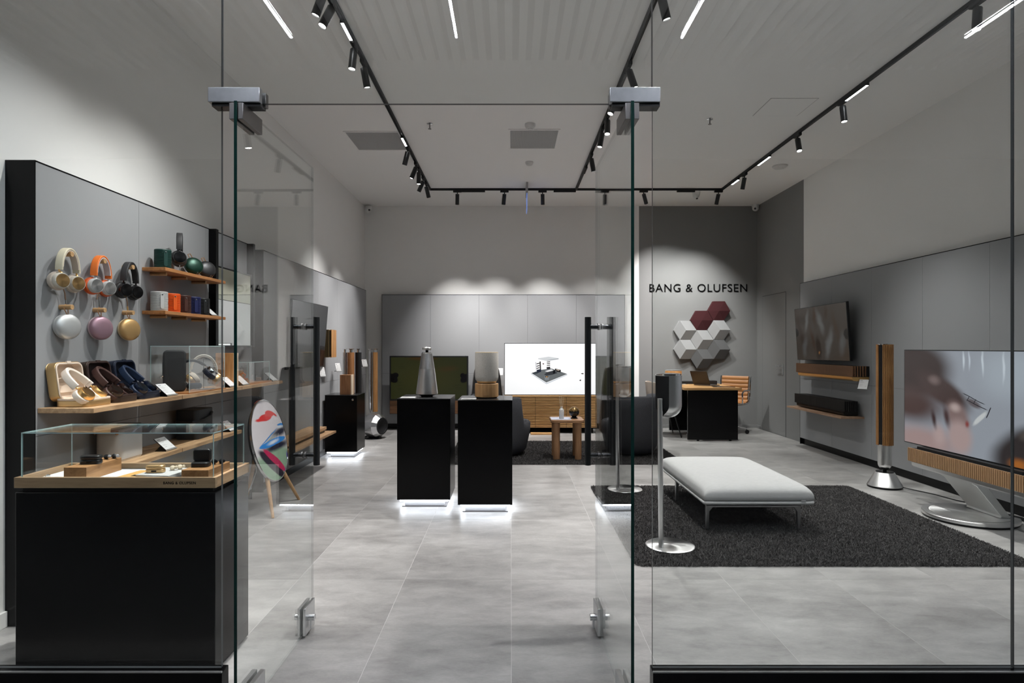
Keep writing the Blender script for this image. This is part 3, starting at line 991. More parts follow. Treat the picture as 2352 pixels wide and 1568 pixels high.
# orange ear cushions for the middle pair
for o in [o for o in bpy.data.objects if o.name.startswith('ear_cushion') and o.parent and 'orange headphones' in o.parent.get('label', '')]:
    o.data.materials[0] = orangedk

def puck(label, loc, ax, col, back, group, strap=True, rr=0.0635):
    r = thing('round_portable_speaker', label, 'speaker', loc, group=group)
    T = axis_T((0, 0, 0), ax)
    MB().lathe([(0.004, -0.021), (rr * 0.86, -0.021), (rr * 0.97, -0.016), (rr, -0.006), (rr, -0.001)], 48, T).build('back_shell', back, r)
    MB().lathe([(rr * 0.985, -0.002), (rr * 0.985, 0.001)], 48, T).build('seam_ring', back, r)
    MB().lathe([(rr, 0.0), (rr * 0.995, 0.006), (rr * 0.93, 0.015), (rr * 0.75, 0.022), (rr * 0.45, 0.0262), (rr * 0.002, 0.0275)], 48, T).build('grille', col, r)
    if strap:
        px = Vector((PX + 0.026 - loc[0], 0, 0))
        top = Vector((0, 0, rr * 0.97))
        z2 = 1.508 - loc[2] + 0.014
        pts = [top + Vector((0.004, -0.010, 0)), Vector((px.x * 0.7, -0.014, z2 - 0.02)), Vector((px.x, 0, z2)), Vector((px.x * 0.7, 0.014, z2 - 0.02)), top + Vector((-0.004, 0.010, 0))]
        sm = []
        for i in range(len(pts) - 1):
            for k in range(4):
                sm.append(pts[i].lerp(pts[i + 1], k / 4))
        sm.append(pts[-1])
        MB().tube(sm, 0.0022, 8).build('leather_strap', M['leather'], r)
    return r
pg = 'round speakers hanging on the lower pegs'
pa = (0.94, -0.33, 0.06)
silverg = plain('silver_anodised', (0.60, 0.61, 0.61), 0.48, 0.75)
pinkg = plain('pink_anodised', (0.38, 0.235, 0.29), 0.48, 0.6)
goldg = plain('champagne_anodised', (0.58, 0.37, 0.16), 0.45, 0.7)
puck('silver round speaker hanging by a strap nearest the entrance', (-2.196, 3.02, 1.412), pa, silverg, plain('pale_shell', lin(200, 200, 198), 0.5), pg)
puck('mauve pink round speaker hanging by a strap on the middle lower peg', (-2.196, 3.265, 1.412), pa, pinkg, plain('pink_shell', lin(205, 180, 185), 0.5), pg)
puck('gold round speaker hanging by a strap on the lower peg next to the shelves', (-2.196, 3.51, 1.412), pa, goldg, plain('sand_shell', lin(212, 188, 150), 0.5), pg)

# security leads above the lower pegs
for y, lab, z1, kind in ((3.02, 'brown security lead with a silver sleeve left of the silver speaker peg', 1.645, 0), (3.265, 'short brown security lead above the pink speaker peg', 1.612, 1), (3.51, 'brown security lead with a gold sleeve above the gold speaker peg', 1.645, 0)):
    r = thing('security_lead', lab, 'lead', (PX, y, 1.52), group='security leads on the pegs')
    if kind == 0:
        pts = [(PX + 0.02, y - 0.075, 1.600), (PX + 0.02, y - 0.050, 1.610), (PX + 0.02, y - 0.025, 1.615), (PX + 0.02, y - 0.005, 1.600), (PX + 0.02, y + 0.006, 1.575), (PX + 0.02, y + 0.010, 1.545), (PX + 0.022, y + 0.010, 1.520)]
    else:
        pts = [(PX + 0.02, y - 0.005, 1.565), (PX + 0.02, y - 0.002, 1.590), (PX + 0.02, y + 0.006, 1.604), (PX + 0.02, y + 0.012, 1.580), (PX + 0.022, y + 0.012, 1.520)]
    MB(r).tube(pts, 0.0028, 8).build('cord', plain('brown_cord', (0.22, 0.13, 0.08), 0.7), r)
    MB(r).cyl(Vector(pts[-2]), Vector(pts[-2]).lerp(Vector(pts[-1]), 0.9), 0.0042, 12).build('sleeve', M['chrome'] if y < 3.4 else M['gold'], r)
    q = Vector(pts[2])
    MB(r).cyl(q + Vector((0, -0.007, 0)), q + Vector((0, 0.007, 0)), 0.0045, 10).build('knot', M['leather'], r)

def can_speaker(label, loc, col, group, strapcol=None):
    r = thing('ribbed_speaker', label, 'speaker', loc, group=group)
    rr, h = 0.048, 0.118
    prof = [(0.002, 0.0), (rr - 0.004, 0.0), (rr, 0.004)]
    nr = 13
    for i in range(nr):
        z0 = 0.008 + (h - 0.016) * i / nr
        dz = (h - 0.016) / nr
        prof += [(rr - 0.0035, z0), (rr, z0 + dz * 0.3), (rr, z0 + dz * 0.75), (rr - 0.0035, z0 + dz * 0.95)]
    prof += [(rr, h - 0.006), (rr - 0.002, h), (rr - 0.012, h), (rr - 0.013, h - 0.004), (0.002, h - 0.004)]
    MB().lathe(prof, 40).build('body', col, r, angle=25)
    a = R(-42)
    d = Vector((math.cos(a), math.sin(a), 0))
    T = Matrix.Translation(d * (rr + 0.002)) @ Euler((0, 0, a), 'XYZ').to_matrix().to_4x4()
    MB().prism([(y + 0.0, z) for y, z in rrect(0.020, 0.092, 0.009)], -0.003, 0.0035, T @ Matrix(((0, 0, 1, 0), (1, 0, 0, 0), (0, 1, 0, h * 0.5), (0, 0, 0, 1)))).build('strap', strapcol or col, r)
    MB().lathe([(0.005, 0.003), (0.0045, 0.006), (0.0005, 0.0065)], 14, T @ Matrix(((0, 0, 1, 0), (1, 0, 0, 0), (0, 1, 0, h * 0.84), (0, 0, 0, 1)))).build('button', M['chrome'], r)
    return r
cg = 'ribbed cylinder speakers on the small shelves'
def cm(n, *c):
    return plain('ribbed_' + n, lin(*c), 0.5)
can_speaker('dark green ribbed cylinder speaker on the upper small shelf', (-2.155, 3.775, 1.794), cm('green', 20, 62, 56), cg)
for n, c, y, lab in (('silver', (198, 198, 196), 3.738, 'silver grey ribbed cylinder speaker at the left end of the lower small shelf'),
                     ('orange', (232, 96, 24), 3.880, 'bright orange ribbed cylinder speaker on the lower small shelf'),
                     ('brown', (74, 44, 34), 4.010, 'dark brown ribbed cylinder speaker on the lower small shelf'),
                     ('navy', (26, 34, 84), 4.135, 'navy blue ribbed cylinder speaker on the lower small shelf'),
                     ('black', (28, 29, 30), 4.258, 'black ribbed cylinder speaker on the lower small shelf')):
    can_speaker(lab, (-2.155, y, 1.531), cm(n, *c), cg)

# black headphones on a stand, two tilted pucks (upper small shelf)
st = thing('headphone_stand', 'thin steel stand on the upper small shelf under black headphones', 'stand', (-2.145, 3.95, 1.794))
MB().lathe([(0.034, 0.0), (0.034, 0.003), (0.004, 0.005)], 24).build('foot', M['steel'], st)
MB().tube([(0, 0, 0.003), (0, 0, 0.232), (-0.006, -0.002, 0.246)], 0.003, 8).build('post', M['steel'], st)
headphones('black headphones seen from the side on a stand on the upper small shelf', yawM((-2.145, 3.95, 1.794 + 0.145), 117), blackl, blackl, blackg, blkd, (-1, -0.25, 0), (1, -0.25, 0), 'headphones on stands')
for y, col, lab in ((4.145, plain('green_anodised', lin(22, 58, 46), 0.35, 0.5), 'dark green round speaker tilted on a wire rest on the upper small shelf'),
                    (4.325, plain('graphite_anodised', lin(60, 60, 62), 0.4, 0.6), 'graphite round speaker tilted on a wire rest on the upper small shelf')):
    p = puck(lab, (-2.155, y, 1.794 + 0.068), (0.72, -0.62, 0.34), col, col, 'round speakers on the upper small shelf', strap=False, rr=0.060)
    MB().tube([(-0.02, -0.018, 0.054), (-0.03, -0.02, 0.075), (-0.022, -0.005, 0.082), (-0.012, 0.006, 0.056)], 0.003, 8).build('leather_strap', M['leather'], p)
    MB().tube([(0.045, -0.030, -0.045), (0.035, -0.035, -0.0655), (-0.03, -0.025, -0.0655)], 0.002, 8).tube([(0.020, 0.040, -0.045), (0.010, 0.035, -0.0655), (-0.04, 0.025, -0.0655)], 0.002, 8).build('wire_rest', M['chrome'], p)

def sign(label, loc, yaw=90, w=0.105, h=0.098, tilt=48, wall=None):
    r = thing('price_sign', label, 'price sign', loc, yaw, group='small white price signs')
    c, s = math.cos(R(tilt)), math.sin(R(tilt))
    T = Matrix.Translation((0, 0, 0.004)) @ Euler((R(90 - tilt), 0, 0), 'XYZ').to_matrix().to_4x4()
    T = Matrix.Translation((0, 0, 0.006)) @ Euler((R(-(90 - 0) + 0 + (90 - tilt)), 0, 0), 'XYZ').to_matrix().to_4x4() if False else Matrix(((1, 0, 0, 0), (0, s, -c, -0.02), (0, c, s, 0.006), (0, 0, 0, 1)))
    # local x = width, local y = up the card, local z = card normal (towards the viewer)
    MB().box(-w / 2, w / 2, 0, h, -0.004, 0, T).build('backing', M['blackmetal'], r)
    pts = [T @ Vector(p) for p in ((-w / 2 + 0.001, 0.003, 0.0006), (w / 2 - 0.001, 0.003, 0.0006), (w / 2 - 0.001, h - 0.001, 0.0006), (-w / 2 + 0.001, h - 0.001, 0.0006))]
    quad('card', pts, CARD, r)
    MB().box(-w / 2, w / 2, -0.005, 0.004, -0.003, 0.004, T).build('lip', M['steel'], r)
    if wall is None:
        a = T @ Vector((0, h * 0.45, -0.004))
        MB().add([(-w / 2, -0.014, 0.0), (-w / 2, 0.050, 0.0), (-w / 2, a.y, a.z), (w / 2, -0.014, 0.0), (w / 2, 0.050, 0.0), (w / 2, a.y, a.z)],
                 [(0, 1, 2), (5, 4, 3), (0, 3, 4, 1), (1, 4, 5, 2), (2, 5, 3, 0)]).build('easel_foot', M['black'], r)
    else:
        a = T @ Vector((0, 0.004, -0.003))
        MB().tube([a, (0, wall, a.z)], 0.004, 8).build('wall_arm', M['blackmetal'], r)
    return r
sign('white price sign at the right end of the lower small shelf', (-2.150, 4.395, 1.531), 90, 0.085, 0.075)
sign('white price sign beside the navy headphone case on the first waist-high shelf', (-2.015, 3.595, 1.022))
sign('white price sign beside the glass box on the middle waist-high shelf', (-2.015, 4.390, 1.022))
sign('white price sign at the near end of the farthest waist-high shelf', (-2.015, 4.600, 1.022))
sign('white price sign at the far end of the farthest waist-high shelf', (-2.015, 5.170, 1.022))
sign('white price sign on the low shelf beside the grey portable speaker', (-2.015, 3.585, 0.705))
sign('white price sign at the far end of the low shelf by the black portable speaker', (-2.015, 4.395, 0.705))

# ---- open headphone cases
def shell_ring(mb, outer, inner, z0, z1, T):
    n = len(outer)
    vs = [(x, y, z) for z in (z0, z1) for (x, y) in outer] + [(x, y, z) for z in (z0, z1) for (x, y) in inner]
    fs = []
    for i in range(n):
        j = (i + 1) % n
        fs += [(i, j, n + j, n + i), (2 * n + j, 2 * n + i, 3 * n + i, 3 * n + j), (n + i, n + j, 3 * n + j, 3 * n + i), (j, i, 2 * n + i, 2 * n + j)]
    return mb.add(vs, fs, T)

def head_case(label, hlabel, y, outer, inner, band, pad, cup, disc):
    r = thing('headphone_case', label, 'headphone case', (-2.108, y, 1.022), 90, group='open headphone cases')
    W, D, DL = 0.192, 0.164, 0.188
    o, i_ = rrect(W, D, 0.034, 6), rrect(W - 0.012, D - 0.012, 0.028, 6)
    MB().prism(o, 0.0, 0.030).build('base_shell', outer, r, bev=0.004)
    b = MB()
    shell_ring(b, rrect(W - 0.002, D - 0.002, 0.033, 6), i_, 0.030, 0.040, TR())
    b.prism(i_, 0.030, 0.033)
    b.build('base_lining', inner, r, bev=0.002)
    # lid: leans back a little from the hinge at the rear edge
    T = Matrix.Translation((0, D / 2 - 0.030, 0.030)) @ Euler((R(-8), 0, 0), 'XYZ').to_matrix().to_4x4() @ Matrix(((1, 0, 0, 0), (0, 0, -1, 0.022), (0, 1, 0, DL / 2), (0, 0, 0, 1)))
    ol = rrect(W, DL, 0.034, 6)
    l = MB()
    shell_ring(l, ol, rrect(W - 0.008, DL - 0.008, 0.030, 6), -0.022, 0.020, T)
    l.prism(ol, -0.026, -0.022, T)
    l.build('lid_shell', outer, r, bev=0.002)
    l = MB()
    shell_ring(l, rrect(W - 0.008, DL - 0.008, 0.030, 6), rrect(W - 0.024, DL - 0.024, 0.024, 6), -0.020, 0.023, T)
    l.prism(rrect(W - 0.012, DL - 0.012, 0.028, 6), -0.021, -0.018, T)
    l.prism([(x, yy - 0.03) for x, yy in rrect(0.10, 0.05, 0.012)], -0.018, -0.008, T)
    l.box(-0.014, 0.014, DL / 2 - 0.010, DL / 2 + 0.003, 0.014, 0.024, T)
    l.build('lid_lining', inner, r, bev=0.002)
    MW = Matrix.Translation((-2.108, y, 1.022)) @ Euler((0, 0, R(90)), 'XYZ').to_matrix().to_4x4()
    ML = MW @ Matrix.Translation((-0.004, 0.006, 0.098)) @ Euler((R(-44), 0, R(13)), 'XYZ').to_matrix().to_4x4()
    headphones(hlabel, ML, band, pad, cup, disc, (-0.12, -1, 0.05), (0.12, -1, 0.05), 'headphones lying in open cases')

brown = plain('brown_leather', lin(70, 45, 40), 0.55)
navy = plain('navy_leather', lin(30, 48, 76), 0.55)
navyg = plain('navy_gloss', lin(14, 24, 44), 0.18)
brng = plain('brown_gloss', lin(40, 24, 20), 0.18)
head_case('open gold headphone case with cream lining nearest the entrance', 'cream headphones with gold cups lying in the gold case', 3.015,
          plain('case_gold', (0.62, 0.42, 0.20), 0.38, 0.85), plain('case_cream', lin(226, 208, 190), 0.7), plain('ivory_leather', lin(228, 216, 204), 0.6), plain('ivory_cushion', lin(226, 214, 200), 0.6), M['gold'], goldd)
head_case('open dark brown headphone case in the middle of the three', 'dark brown headphones lying in the brown case', 3.232,
          plain('case_brown', (0.06, 0.040, 0.030), 0.35, 0.5), plain('case_brown_in', lin(52, 34, 30), 0.6), brown, brown, brng, plain('brown_disc', (0.07, 0.045, 0.04), 0.2, 1.0, aniso=0.8, radial='X'))
head_case('open navy blue headphone case next to the price sign', 'navy blue headphones lying in the navy case', 3.450,
          plain('case_navy', (0.025, 0.032, 0.055), 0.35, 0.5), plain('case_navy_in', lin(20, 30, 52), 0.6), navy, navy, navyg, plain('navy_disc', (0.04, 0.07, 0.12), 0.2, 1.0, aniso=0.8, radial='X'))

# ---- glass box on the middle shelf
def vitrine(name, label, x0, x1, y0, y1, z0, z1, t=0.005, top=True, group=None):
    r = thing(name, label, 'glass box', ((x0 + x1) / 2, (y0 + y1) / 2, z0), group=group)
    kw = dict(parent=r, org=r, mat=M['caseglass'], edge=M['edgepale'])
    pane('glass_pane', x0, x1, y0, y0 + t, z0, z1 - t, 'y', **kw)
    pane('glass_pane', x0, x1, y1 - t, y1, z0, z1 - t, 'y', **kw)
    pane('glass_pane', x0, x0 + t, y0 + t, y1 - t, z0, z1 - t, 'x', **kw)
    pane('glass_pane', x1 - t, x1, y0 + t, y1 - t, z0, z1 - t, 'x', **kw)
    pane('glass_pane', x0, x1, y0, y1, z1 - t, z1, 'z', **kw)
    return r
board('display_plinth_board', 'thin oak board under the tall glass box', 'board', -2.222, -1.971, 3.735, 4.225, 1.022, 1.030, M['oakwarm'], 0.001)
vitrine('glass_display_box', 'tall clear glass box over a black pouch and two headphones', -2.215, -1.975, 3.745, 4.21, 1.030, 1.318, 0.004)
po = thing('zip_pouch', 'tall black zipped pouch standing in the glass box', 'pouch', (-2.115, 3.835, 1.030), 30)
T = Matrix(((1, 0, 0, 0), (0, 0, -1, 0), (0, 1, 0, 0.131), (0, 0, 0, 1)))
MB().prism(rrect(0.128, 0.262, 0.028, 6), -0.022, 0.022, T).build('body', plain('pouch_black', lin(44, 45, 47), 0.7, noise=0.1, nscale=300), po, bev=0.010, seg=3)
MB().tube([(-0.062, -0.012, 0.06), (-0.064, -0.012, 0.10), (-0.064, -0.012, 0.222), (-0.056, -0.012, 0.248), (-0.045, -0.012, 0.257)], 0.0035, 8).build('zipper', M['chrome'], po)
MB().lathe([(0.006, -0.004), (0.008, 0.0), (0.006, 0.004)], 12, TR((-0.066, -0.016, 0.10))).build('zip_pull', M['chrome'], po)
Rv = Vector((0.89, 0.455, 0)); Uv = Vector((0, 0, 1))
def viewM(loc, roll, yaw=0.0):
    rt = Matrix.Rotation(R(yaw), 3, 'Z') @ Rv
    c, s = math.cos(R(roll)), math.sin(R(roll))
    X = rt * c + Uv * s; Z = -rt * s + Uv * c; Y = Z.cross(X)
    m = Matrix((X, Y, Z)).transposed().to_4x4()
    m.translation = Vector(loc)
    return m
st = thing('headphone_stand', 'grey plate stand inside the glass box under cream headphones', 'stand', (-2.06, 4.09, 1.030))
MB().box(-0.055, 0.055, -0.04, 0.04, 0, 0.003).build('foot', M['greyplastic'], st, bev=0.001)
MB().tube([(0, 0, 0.003), (0, 0, 0.205)], 0.0026, 8).build('post', M['darksteel'], st)
MB().tube([(-0.018, -0.009, 0.204), (0, 0, 0.211), (0.018, 0.009, 0.204)], 0.004, 8).build('saddle', M['darksteel'], st)
headphones('cream headphones with gold rims on the stand in the glass box', viewM((-2.06, 4.09, 1.030 + 0.122), 0, 0), plain('greige_leather', lin(198, 190, 178), 0.6), sand, M['goldsoft'], plain('sand_disc', lin(196, 178, 152), 0.4), (-0.75, -0.3, -0.55), (0.75, -0.3, -0.55), 'headphones in the glass box')
headphones('black and navy headphones leaning on one cup in the glass box', viewM((-2.045, 3.955, 1.030 + 0.105), 46, 6), blackl, plain('navy_cushion', lin(24, 28, 44), 0.45), M['chrome'], silvd, (-0.72, 0.0, -0.69), (1, -0.15, 0.0), 'headphones in the glass box')

# wooden block speaker, little glass box
bk = thing('wooden_book_speaker', 'upright oak box speaker with pale side between the two glass boxes', 'speaker', (-2.075, 4.46, 1.022))
MB().box(-0.075, 0.055, -0.02, 0.020, 0, 0.245).build('oak_front', M['oakz'], bk, bev=0.001)
MB().box(0.055, 0.074, -0.018, 0.020, 0, 0.245).build('pale_side', plain('pale_birch', lin(226, 205, 180), 0.6), bk, bev=0.001)
board('display_plinth_board', 'small oak board under the little glass box', 'board', -2.20, -1.995, 4.66, 5.09, 1.022, 1.034, M['oakwarm'], 0.001)
vitrine('glass_display_box', 'little clear glass box over small earphones on the farthest shelf', -2.19, -2.005, 4.68, 5.07, 1.034, 1.195, 0.004)
eb = thing('earphone_case', 'small black and steel earphone case standing in the little glass box', 'earphones', (-2.08, 4.98, 1.034))
MB().prism(rrect(0.026, 0.05, 0.011), -0.012, 0.012, Matrix(((1, 0, 0, -0.01), (0, 0, -1, 0), (0, 1, 0, 0.027), (0, 0, 0, 1)))).build('lid', M['blackmatte'], eb, bev=0.002)
MB().box(0.004, 0.038, -0.014, 0.014, 0, 0.030).build('base', M['walnut'], eb, bev=0.002)
MB().prism(rrect(0.014, 0.05, 0.006), -0.013, 0.013, Matrix(((1, 0, 0, -0.026), (0, 0, -1, 0), (0, 1, 0, 0.027), (0, 0, 0, 1)))).build('steel_side', M['chrome'], eb)
ec = thing('earphones', 'small orange corded earphones on a block in the little glass box', 'earphones', (-2.10, 4.78, 1.034))
MB().box(-0.05, 0.05, -0.035, 0.035, 0, 0.020).build('block', M['oakblock'], ec, bev=0.001)
MB().box(-0.035, 0.03, -0.025, 0.025, 0.020, 0.032).build('orange_pad', plain('rust', (0.40, 0.11, 0.03), 0.6), ec, bev=0.002)
MB().tube([(0.01, 0.0, 0.036), (0.02, 0.0, 0.06), (0.0, 0.0, 0.075), (-0.02, 0, 0.06), (-0.015, 0, 0.045)], 0.006, 8).build('earbud_loop', plain('rust', (0.40, 0.11, 0.03), 0.6), ec)
MB().tube([(0.0, 0, 0.07), (0.004, 0, 0.10), (-0.010, 0, 0.128), (-0.02, 0, 0.10), (-0.024, 0, 0.06)], 0.0012, 6).build('cord', M['blackmatte'], ec)

# portable speakers on the low shelves
gs = thing('portable_speaker', 'light grey portable box speaker with leather handle on the low shelf', 'speaker', (-2.118, 3.305, 0.705), 0)
MB().prism(rrect(0.140, 0.218, 0.036, 6), 0.006, 0.172).build('body', plain('grey_speaker_shell', lin(186, 184, 182), 0.55), gs, bev=0.006)
MB().prism(rrect(0.136, 0.214, 0.034, 6), 0.172, 0.184).build('top', plain('dark_top', lin(70, 68, 66), 0.6), gs, bev=0.004)
MB().prism(rrect(0.132, 0.21, 0.034, 6), 0.0, 0.008).build('base_rim', M['steel'], gs)
MB().tube([(0.055, -0.112, 0.150), (0.062, -0.118, 0.162), (0.0, -0.122, 0.165), (-0.062, -0.118, 0.162), (-0.055, -0.112, 0.150)], 0.008, 10).build('leather_handle', M['leather'], gs)
bs = thing('portable_speaker', 'black portable box speaker with strap handle on the low shelf', 'speaker', (-2.118, 4.085, 0.705), 0)
MB().prism(rrect(0.150, 0.225, 0.030, 6), 0.0, 0.194).build('body', plain('speaker_black', lin(26, 27, 29), 0.5), bs, bev=0.005)
MB().tube([(0.078, 0.075, 0.165), (0.084, 0.045, 0.140), (0.082, -0.06, 0.120), (0.050, -0.125, 0.118), (-0.050, -0.125, 0.118), (-0.082, -0.06, 0.120), (-0.078, 0.075, 0.165)], 0.009, 10).build('strap_handle', plain('strap_black', lin(18, 18, 19), 0.6), bs)
MB().lathe([(0.006, 0), (0.006, 0.004), (0.001, 0.005)], 12, axis_T((0.086, 0.075, 0.166), (1, 0, 0))).build('rivet', M['chrome'], bs)

# ---- mirror on black posts
mr = thing('framed_mirror', 'dark framed mirror between two black posts on the left panel', 'mirror', (-2.20, 4.86, 1.31))
for y in (4.525, 5.175):
    MB(mr).box(PX, -2.178, y - 0.02, y + 0.02, 1.31, 2.185).build('post', M['black'], mr, bev=0.001)
f = MB(mr)
for (y0, y1, z0, z1) in ((4.545, 5.155, 1.312, 1.324), (4.545, 5.155, 1.906, 1.918), (4.545, 4.553, 1.324, 1.906), (5.147, 5.155, 1.324, 1.906), (4.553, 5.147, 1.668, 1.671)):
    f.box(PX, -2.184, y0, y1, z0, z1)
f.build('frame', M['black'], mr, bev=0.001)
MB(mr).box(PX + 0.002, -2.190, 4.553, 5.147, 1.671, 1.906).build('tinted_mirror_glass', plain('tinted_mirror', (0.66, 0.67, 0.55), 0.03, 1.0), mr)
MB(mr).box(PX + 0.002, -2.190, 4.553, 5.147, 1.324, 1.668).build('mirror_glass', plain('mirror_silver', (0.80, 0.82, 0.80), 0.02, 1.0), mr)

# ---- display pedestal with tray and glass case
px0, px1, py0, py1 = -1.989, -1.182, 2.440, 2.758
pd = thing('display_pedestal', 'large black display pedestal behind the left storefront pane', 'pedestal', ((px0 + px1) / 2, (py0 + py1) / 2, 0))
MB(pd).box(px0 + 0.003, px1 - 0.003, py0 + 0.003, py1 - 0.003, 0.01, 0.728).build('body', M['black'], pd, bev=0.003)
MB(pd).box(px0 + 0.04, px1 - 0.04, py0 + 0.03, py1 - 0.03, 0.0, 0.012).build('foot', M['blackmatte'], pd)
MB(pd).box(px0 + 0.02, px1 - 0.02, py0 + 0.02, py1 - 0.02, 0.728, 0.746).build('shadow_gap', M['blackmatte'], pd)
ty = thing('display_tray', 'oak tray on the black pedestal with lettering on its front edge', 'tray', ((px0 + px1) / 2, (py0 + py1) / 2, 0.746))
for b in ((px0, px1, py0, py0 + 0.016), (px0, px1, py1 - 0.016, py1), (px0, px0 + 0.016, py0 + 0.016, py1 - 0.016), (px1 - 0.016, px1, py0 + 0.016, py1 - 0.016)):
    MB(ty).box(b[0], b[1], b[2], b[3], 0.746, 0.788).build('tray_rim', M['oakx'] if b[1] - b[0] > 0.1 else M['oak'], ty, bev=0.001)
MB(ty).box(px0 + 0.016, px1 - 0.016, py0 + 0.016, py1 - 0.016, 0.750, 0.764).build('tray_floor', plain('white_felt', (0.66, 0.66, 0.67), 0.9), ty)
ty_l = letters('BANG & OLUFSEN', 0.020, M['black'], ty, Matrix(((1, 0, 0, 0.195), (0, 0, -1, py0 - ORG[ty].y - 0.0004), (0, 1, 0, 0.0155), (0, 0, 0, 1))), 'letter', 0.0003, fit=0.130)
vitrine('glass_display_case', 'wide low glass case on the oak tray of the pedestal', px0 + 0.016, px1 - 0.016, py0 + 0.016, py1 - 0.016, 0.764, 0.966, 0.0045)
MB(ty).lathe([(0.006, 0.0), (0.009, 0.004), (0.009, 0.012), (0.004, 0.016)], 16, TR((px0 + 0.06, py0 + 0.10, 0.764))).build('lock_knob', M['chrome'], ty)
MB(ty).box(px0 + 0.03, px0 + 0.21, py0 + 0.06, py1 - 0.03, 0.764, 0.768).build('leaflet', M['whiteplastic'], ty)

def block(label, x0, x1, y0, y1, z1, mat):
    r = thing('wooden_block', label, 'block', ((x0 + x1) / 2, (y0 + y1) / 2, 0.764))
    MB(r).box(x0, x1, y0, y1, 0.764, z1).build('block', mat, r, bev=0.0015)
    return r
block('long oak block in the glass case under the black earbud case', -1.823, -1.730, 2.485, 2.71, 0.820, M['oakblock'])
block('oak block at the right of the glass case under the open earbud case', -1.335, -1.225, 2.470, 2.66, 0.812, M['oakblock'])
def budcase(label, loc, yaw, mat, w=0.080, d=0.040, h=0.036, open_=False):
    r = thing('earbud_case', label, 'earbud case', loc, yaw)
    if not open_:
        MB().prism(rrect(w, d, 0.014, 6), 0, h * 0.52).build('base', mat, r, bev=0.005, seg=3)
        MB().prism(rrect(w, d, 0.014, 6), h * 0.55, h).build('lid', mat, r, bev=0.005, seg=3)
        MB().box(-0.010, 0.010, -d / 2 - 0.001, -d / 2 + 0.004, h * 0.18, h * 0.36).build('port', M['black'], r)
    else:
        MB().prism(rrect(w, d, 0.014, 6), 0, h * 0.55).build('base', mat, r, bev=0.005, seg=3)
        MB().prism(rrect(w, 0.052, 0.012, 6), -0.010, 0.012, Matrix(((1, 0, 0, 0), (0, 0, -1, d * 0.35), (0, 1, 0, h * 0.55 + 0.026), (0, 0, 0, 1)))).build('lid', mat, r, bev=0.006, seg=3)
    return r
def buds(label, loc, yaw, mat, tip):
    r = thing('earbuds', label, 'earbuds', loc, yaw)
    for s in (-1, 1):
        MB().lathe([(0.002, -0.009), (0.009, -0.006), (0.011, 0.0), (0.008, 0.008), (0.002, 0.010)], 18, TR((s * 0.014, s * 0.004, 0.0105), 60, 20 * s, 0)).build('bud', mat, r)
        MB().lathe([(0.0045, 0.0), (0.007, 0.006), (0.005, 0.012), (0.001, 0.013)], 16, TR((s * 0.014 + 0.012, s * 0.004 - 0.004, 0.012), 70, 60, 0)).build('ear_tip', tip, r)
    return r
budcase('closed black earbud case on the long oak block', (-1.765, 2.565, 0.820), 8, plain('case_black', lin(22, 22, 24), 0.4))
buds('black earbuds with grey tips on the long oak block', (-1.757, 2.675, 0.820), 20, blackg, M['greyplastic'])
sb = thing('sample_slab', 'pale slab with a gold top in the glass case', 'slab', (-1.555, 2.57, 0.764), -6)
MB().box(-0.06, 0.06, -0.07, 0.07, 0, 0.010).build('slab', plain('stone_white', lin(222, 220, 216), 0.6), sb, bev=0.001)
MB().box(-0.058, 0.058, -0.068, 0.068, 0.010, 0.013).build('gold_plate', plain('gold_card', lin(205, 160, 92), 0.5), sb)
MB().box(-0.012, 0.018, -0.05, -0.025, 0.013, 0.014).build('dark_tile', M['blackmatte'], sb)
sc = thing('sample_slab', 'grey terrazzo slab under the gold earbud case', 'slab', (-1.462, 2.575, 0.764), -8)
MB().box(-0.075, 0.075, -0.075, 0.085, 0, 0.021).build('slab', plain('terrazzo', (0.50, 0.50, 0.49), 0.6, noise=0.5, nscale=420), sc, bev=0.001)
budcase('closed gold earbud case on the terrazzo slab', (-1.488, 2.555, 0.785), 6, M['goldsoft'], 0.074, 0.036, 0.032)
buds('cream earbuds beside the gold case', (-1.432, 2.610, 0.785), 30, plain('bud_cream', lin(222, 206, 180), 0.4), plain('tip_cream', lin(214, 198, 172), 0.6))
ph = thing('charging_pad', 'flat black charging pad with grey tile in front of the right block', 'charging pad', (-1.385, 2.525, 0.764), -10)
MB().prism(rrect(0.10, 0.10, 0.012), 0, 0.008).build('pad', M['blackmatte'], ph, bev=0.001)
MB().prism([(x - 0.005, y - 0.02) for x, y in rrect(0.044, 0.026, 0.005)], 0.008, 0.010).build('tile', M['greyplastic'], ph)
budcase('open black earbud case standing on the right oak block', (-1.293, 2.545, 0.812), 5, plain('case_black', lin(22, 22, 24), 0.4), 0.072, 0.046, 0.036, True)
buds('black earbuds beside the open earbud case', (-1.250, 2.600, 0.812), 0, blackg, blackg)

# ================================================================== DISC SPEAKER ON LEGS
a9 = thing('disc_speaker', 'round speaker on three wooden legs with colourful abstract print', 'speaker', (-1.955, 4.95, 0))
tilt = R(12)
fwd = Vector((math.cos(tilt), 0, math.sin(tilt)))        # disc normal, facing the room and a little up
upv = Vector((-math.sin(tilt), 0, math.cos(tilt)))
side = Vector((0, 1, 0))
DC = Vector((0, 0, 0.555))
RD = 0.335
TD = Matrix((side, upv, side.cross(upv))).transposed().to_4x4()   # local x=along wall, y=up the disc, z=normal
TD.translation = DC
MB().lathe([(0.08, -0.115), (0.20, -0.085), (0.29, -0.045), (RD - 0.006, -0.012), (RD - 0.004, -0.004)], 56, TD).build('back_shell', M['blackmatte'], a9)
MB().lathe([(RD - 0.010, -0.012), (RD, -0.010), (RD, 0.004), (RD - 0.008, 0.006)], 64, TD, cap=False).build('metal_rim', M['chrome'], a9)
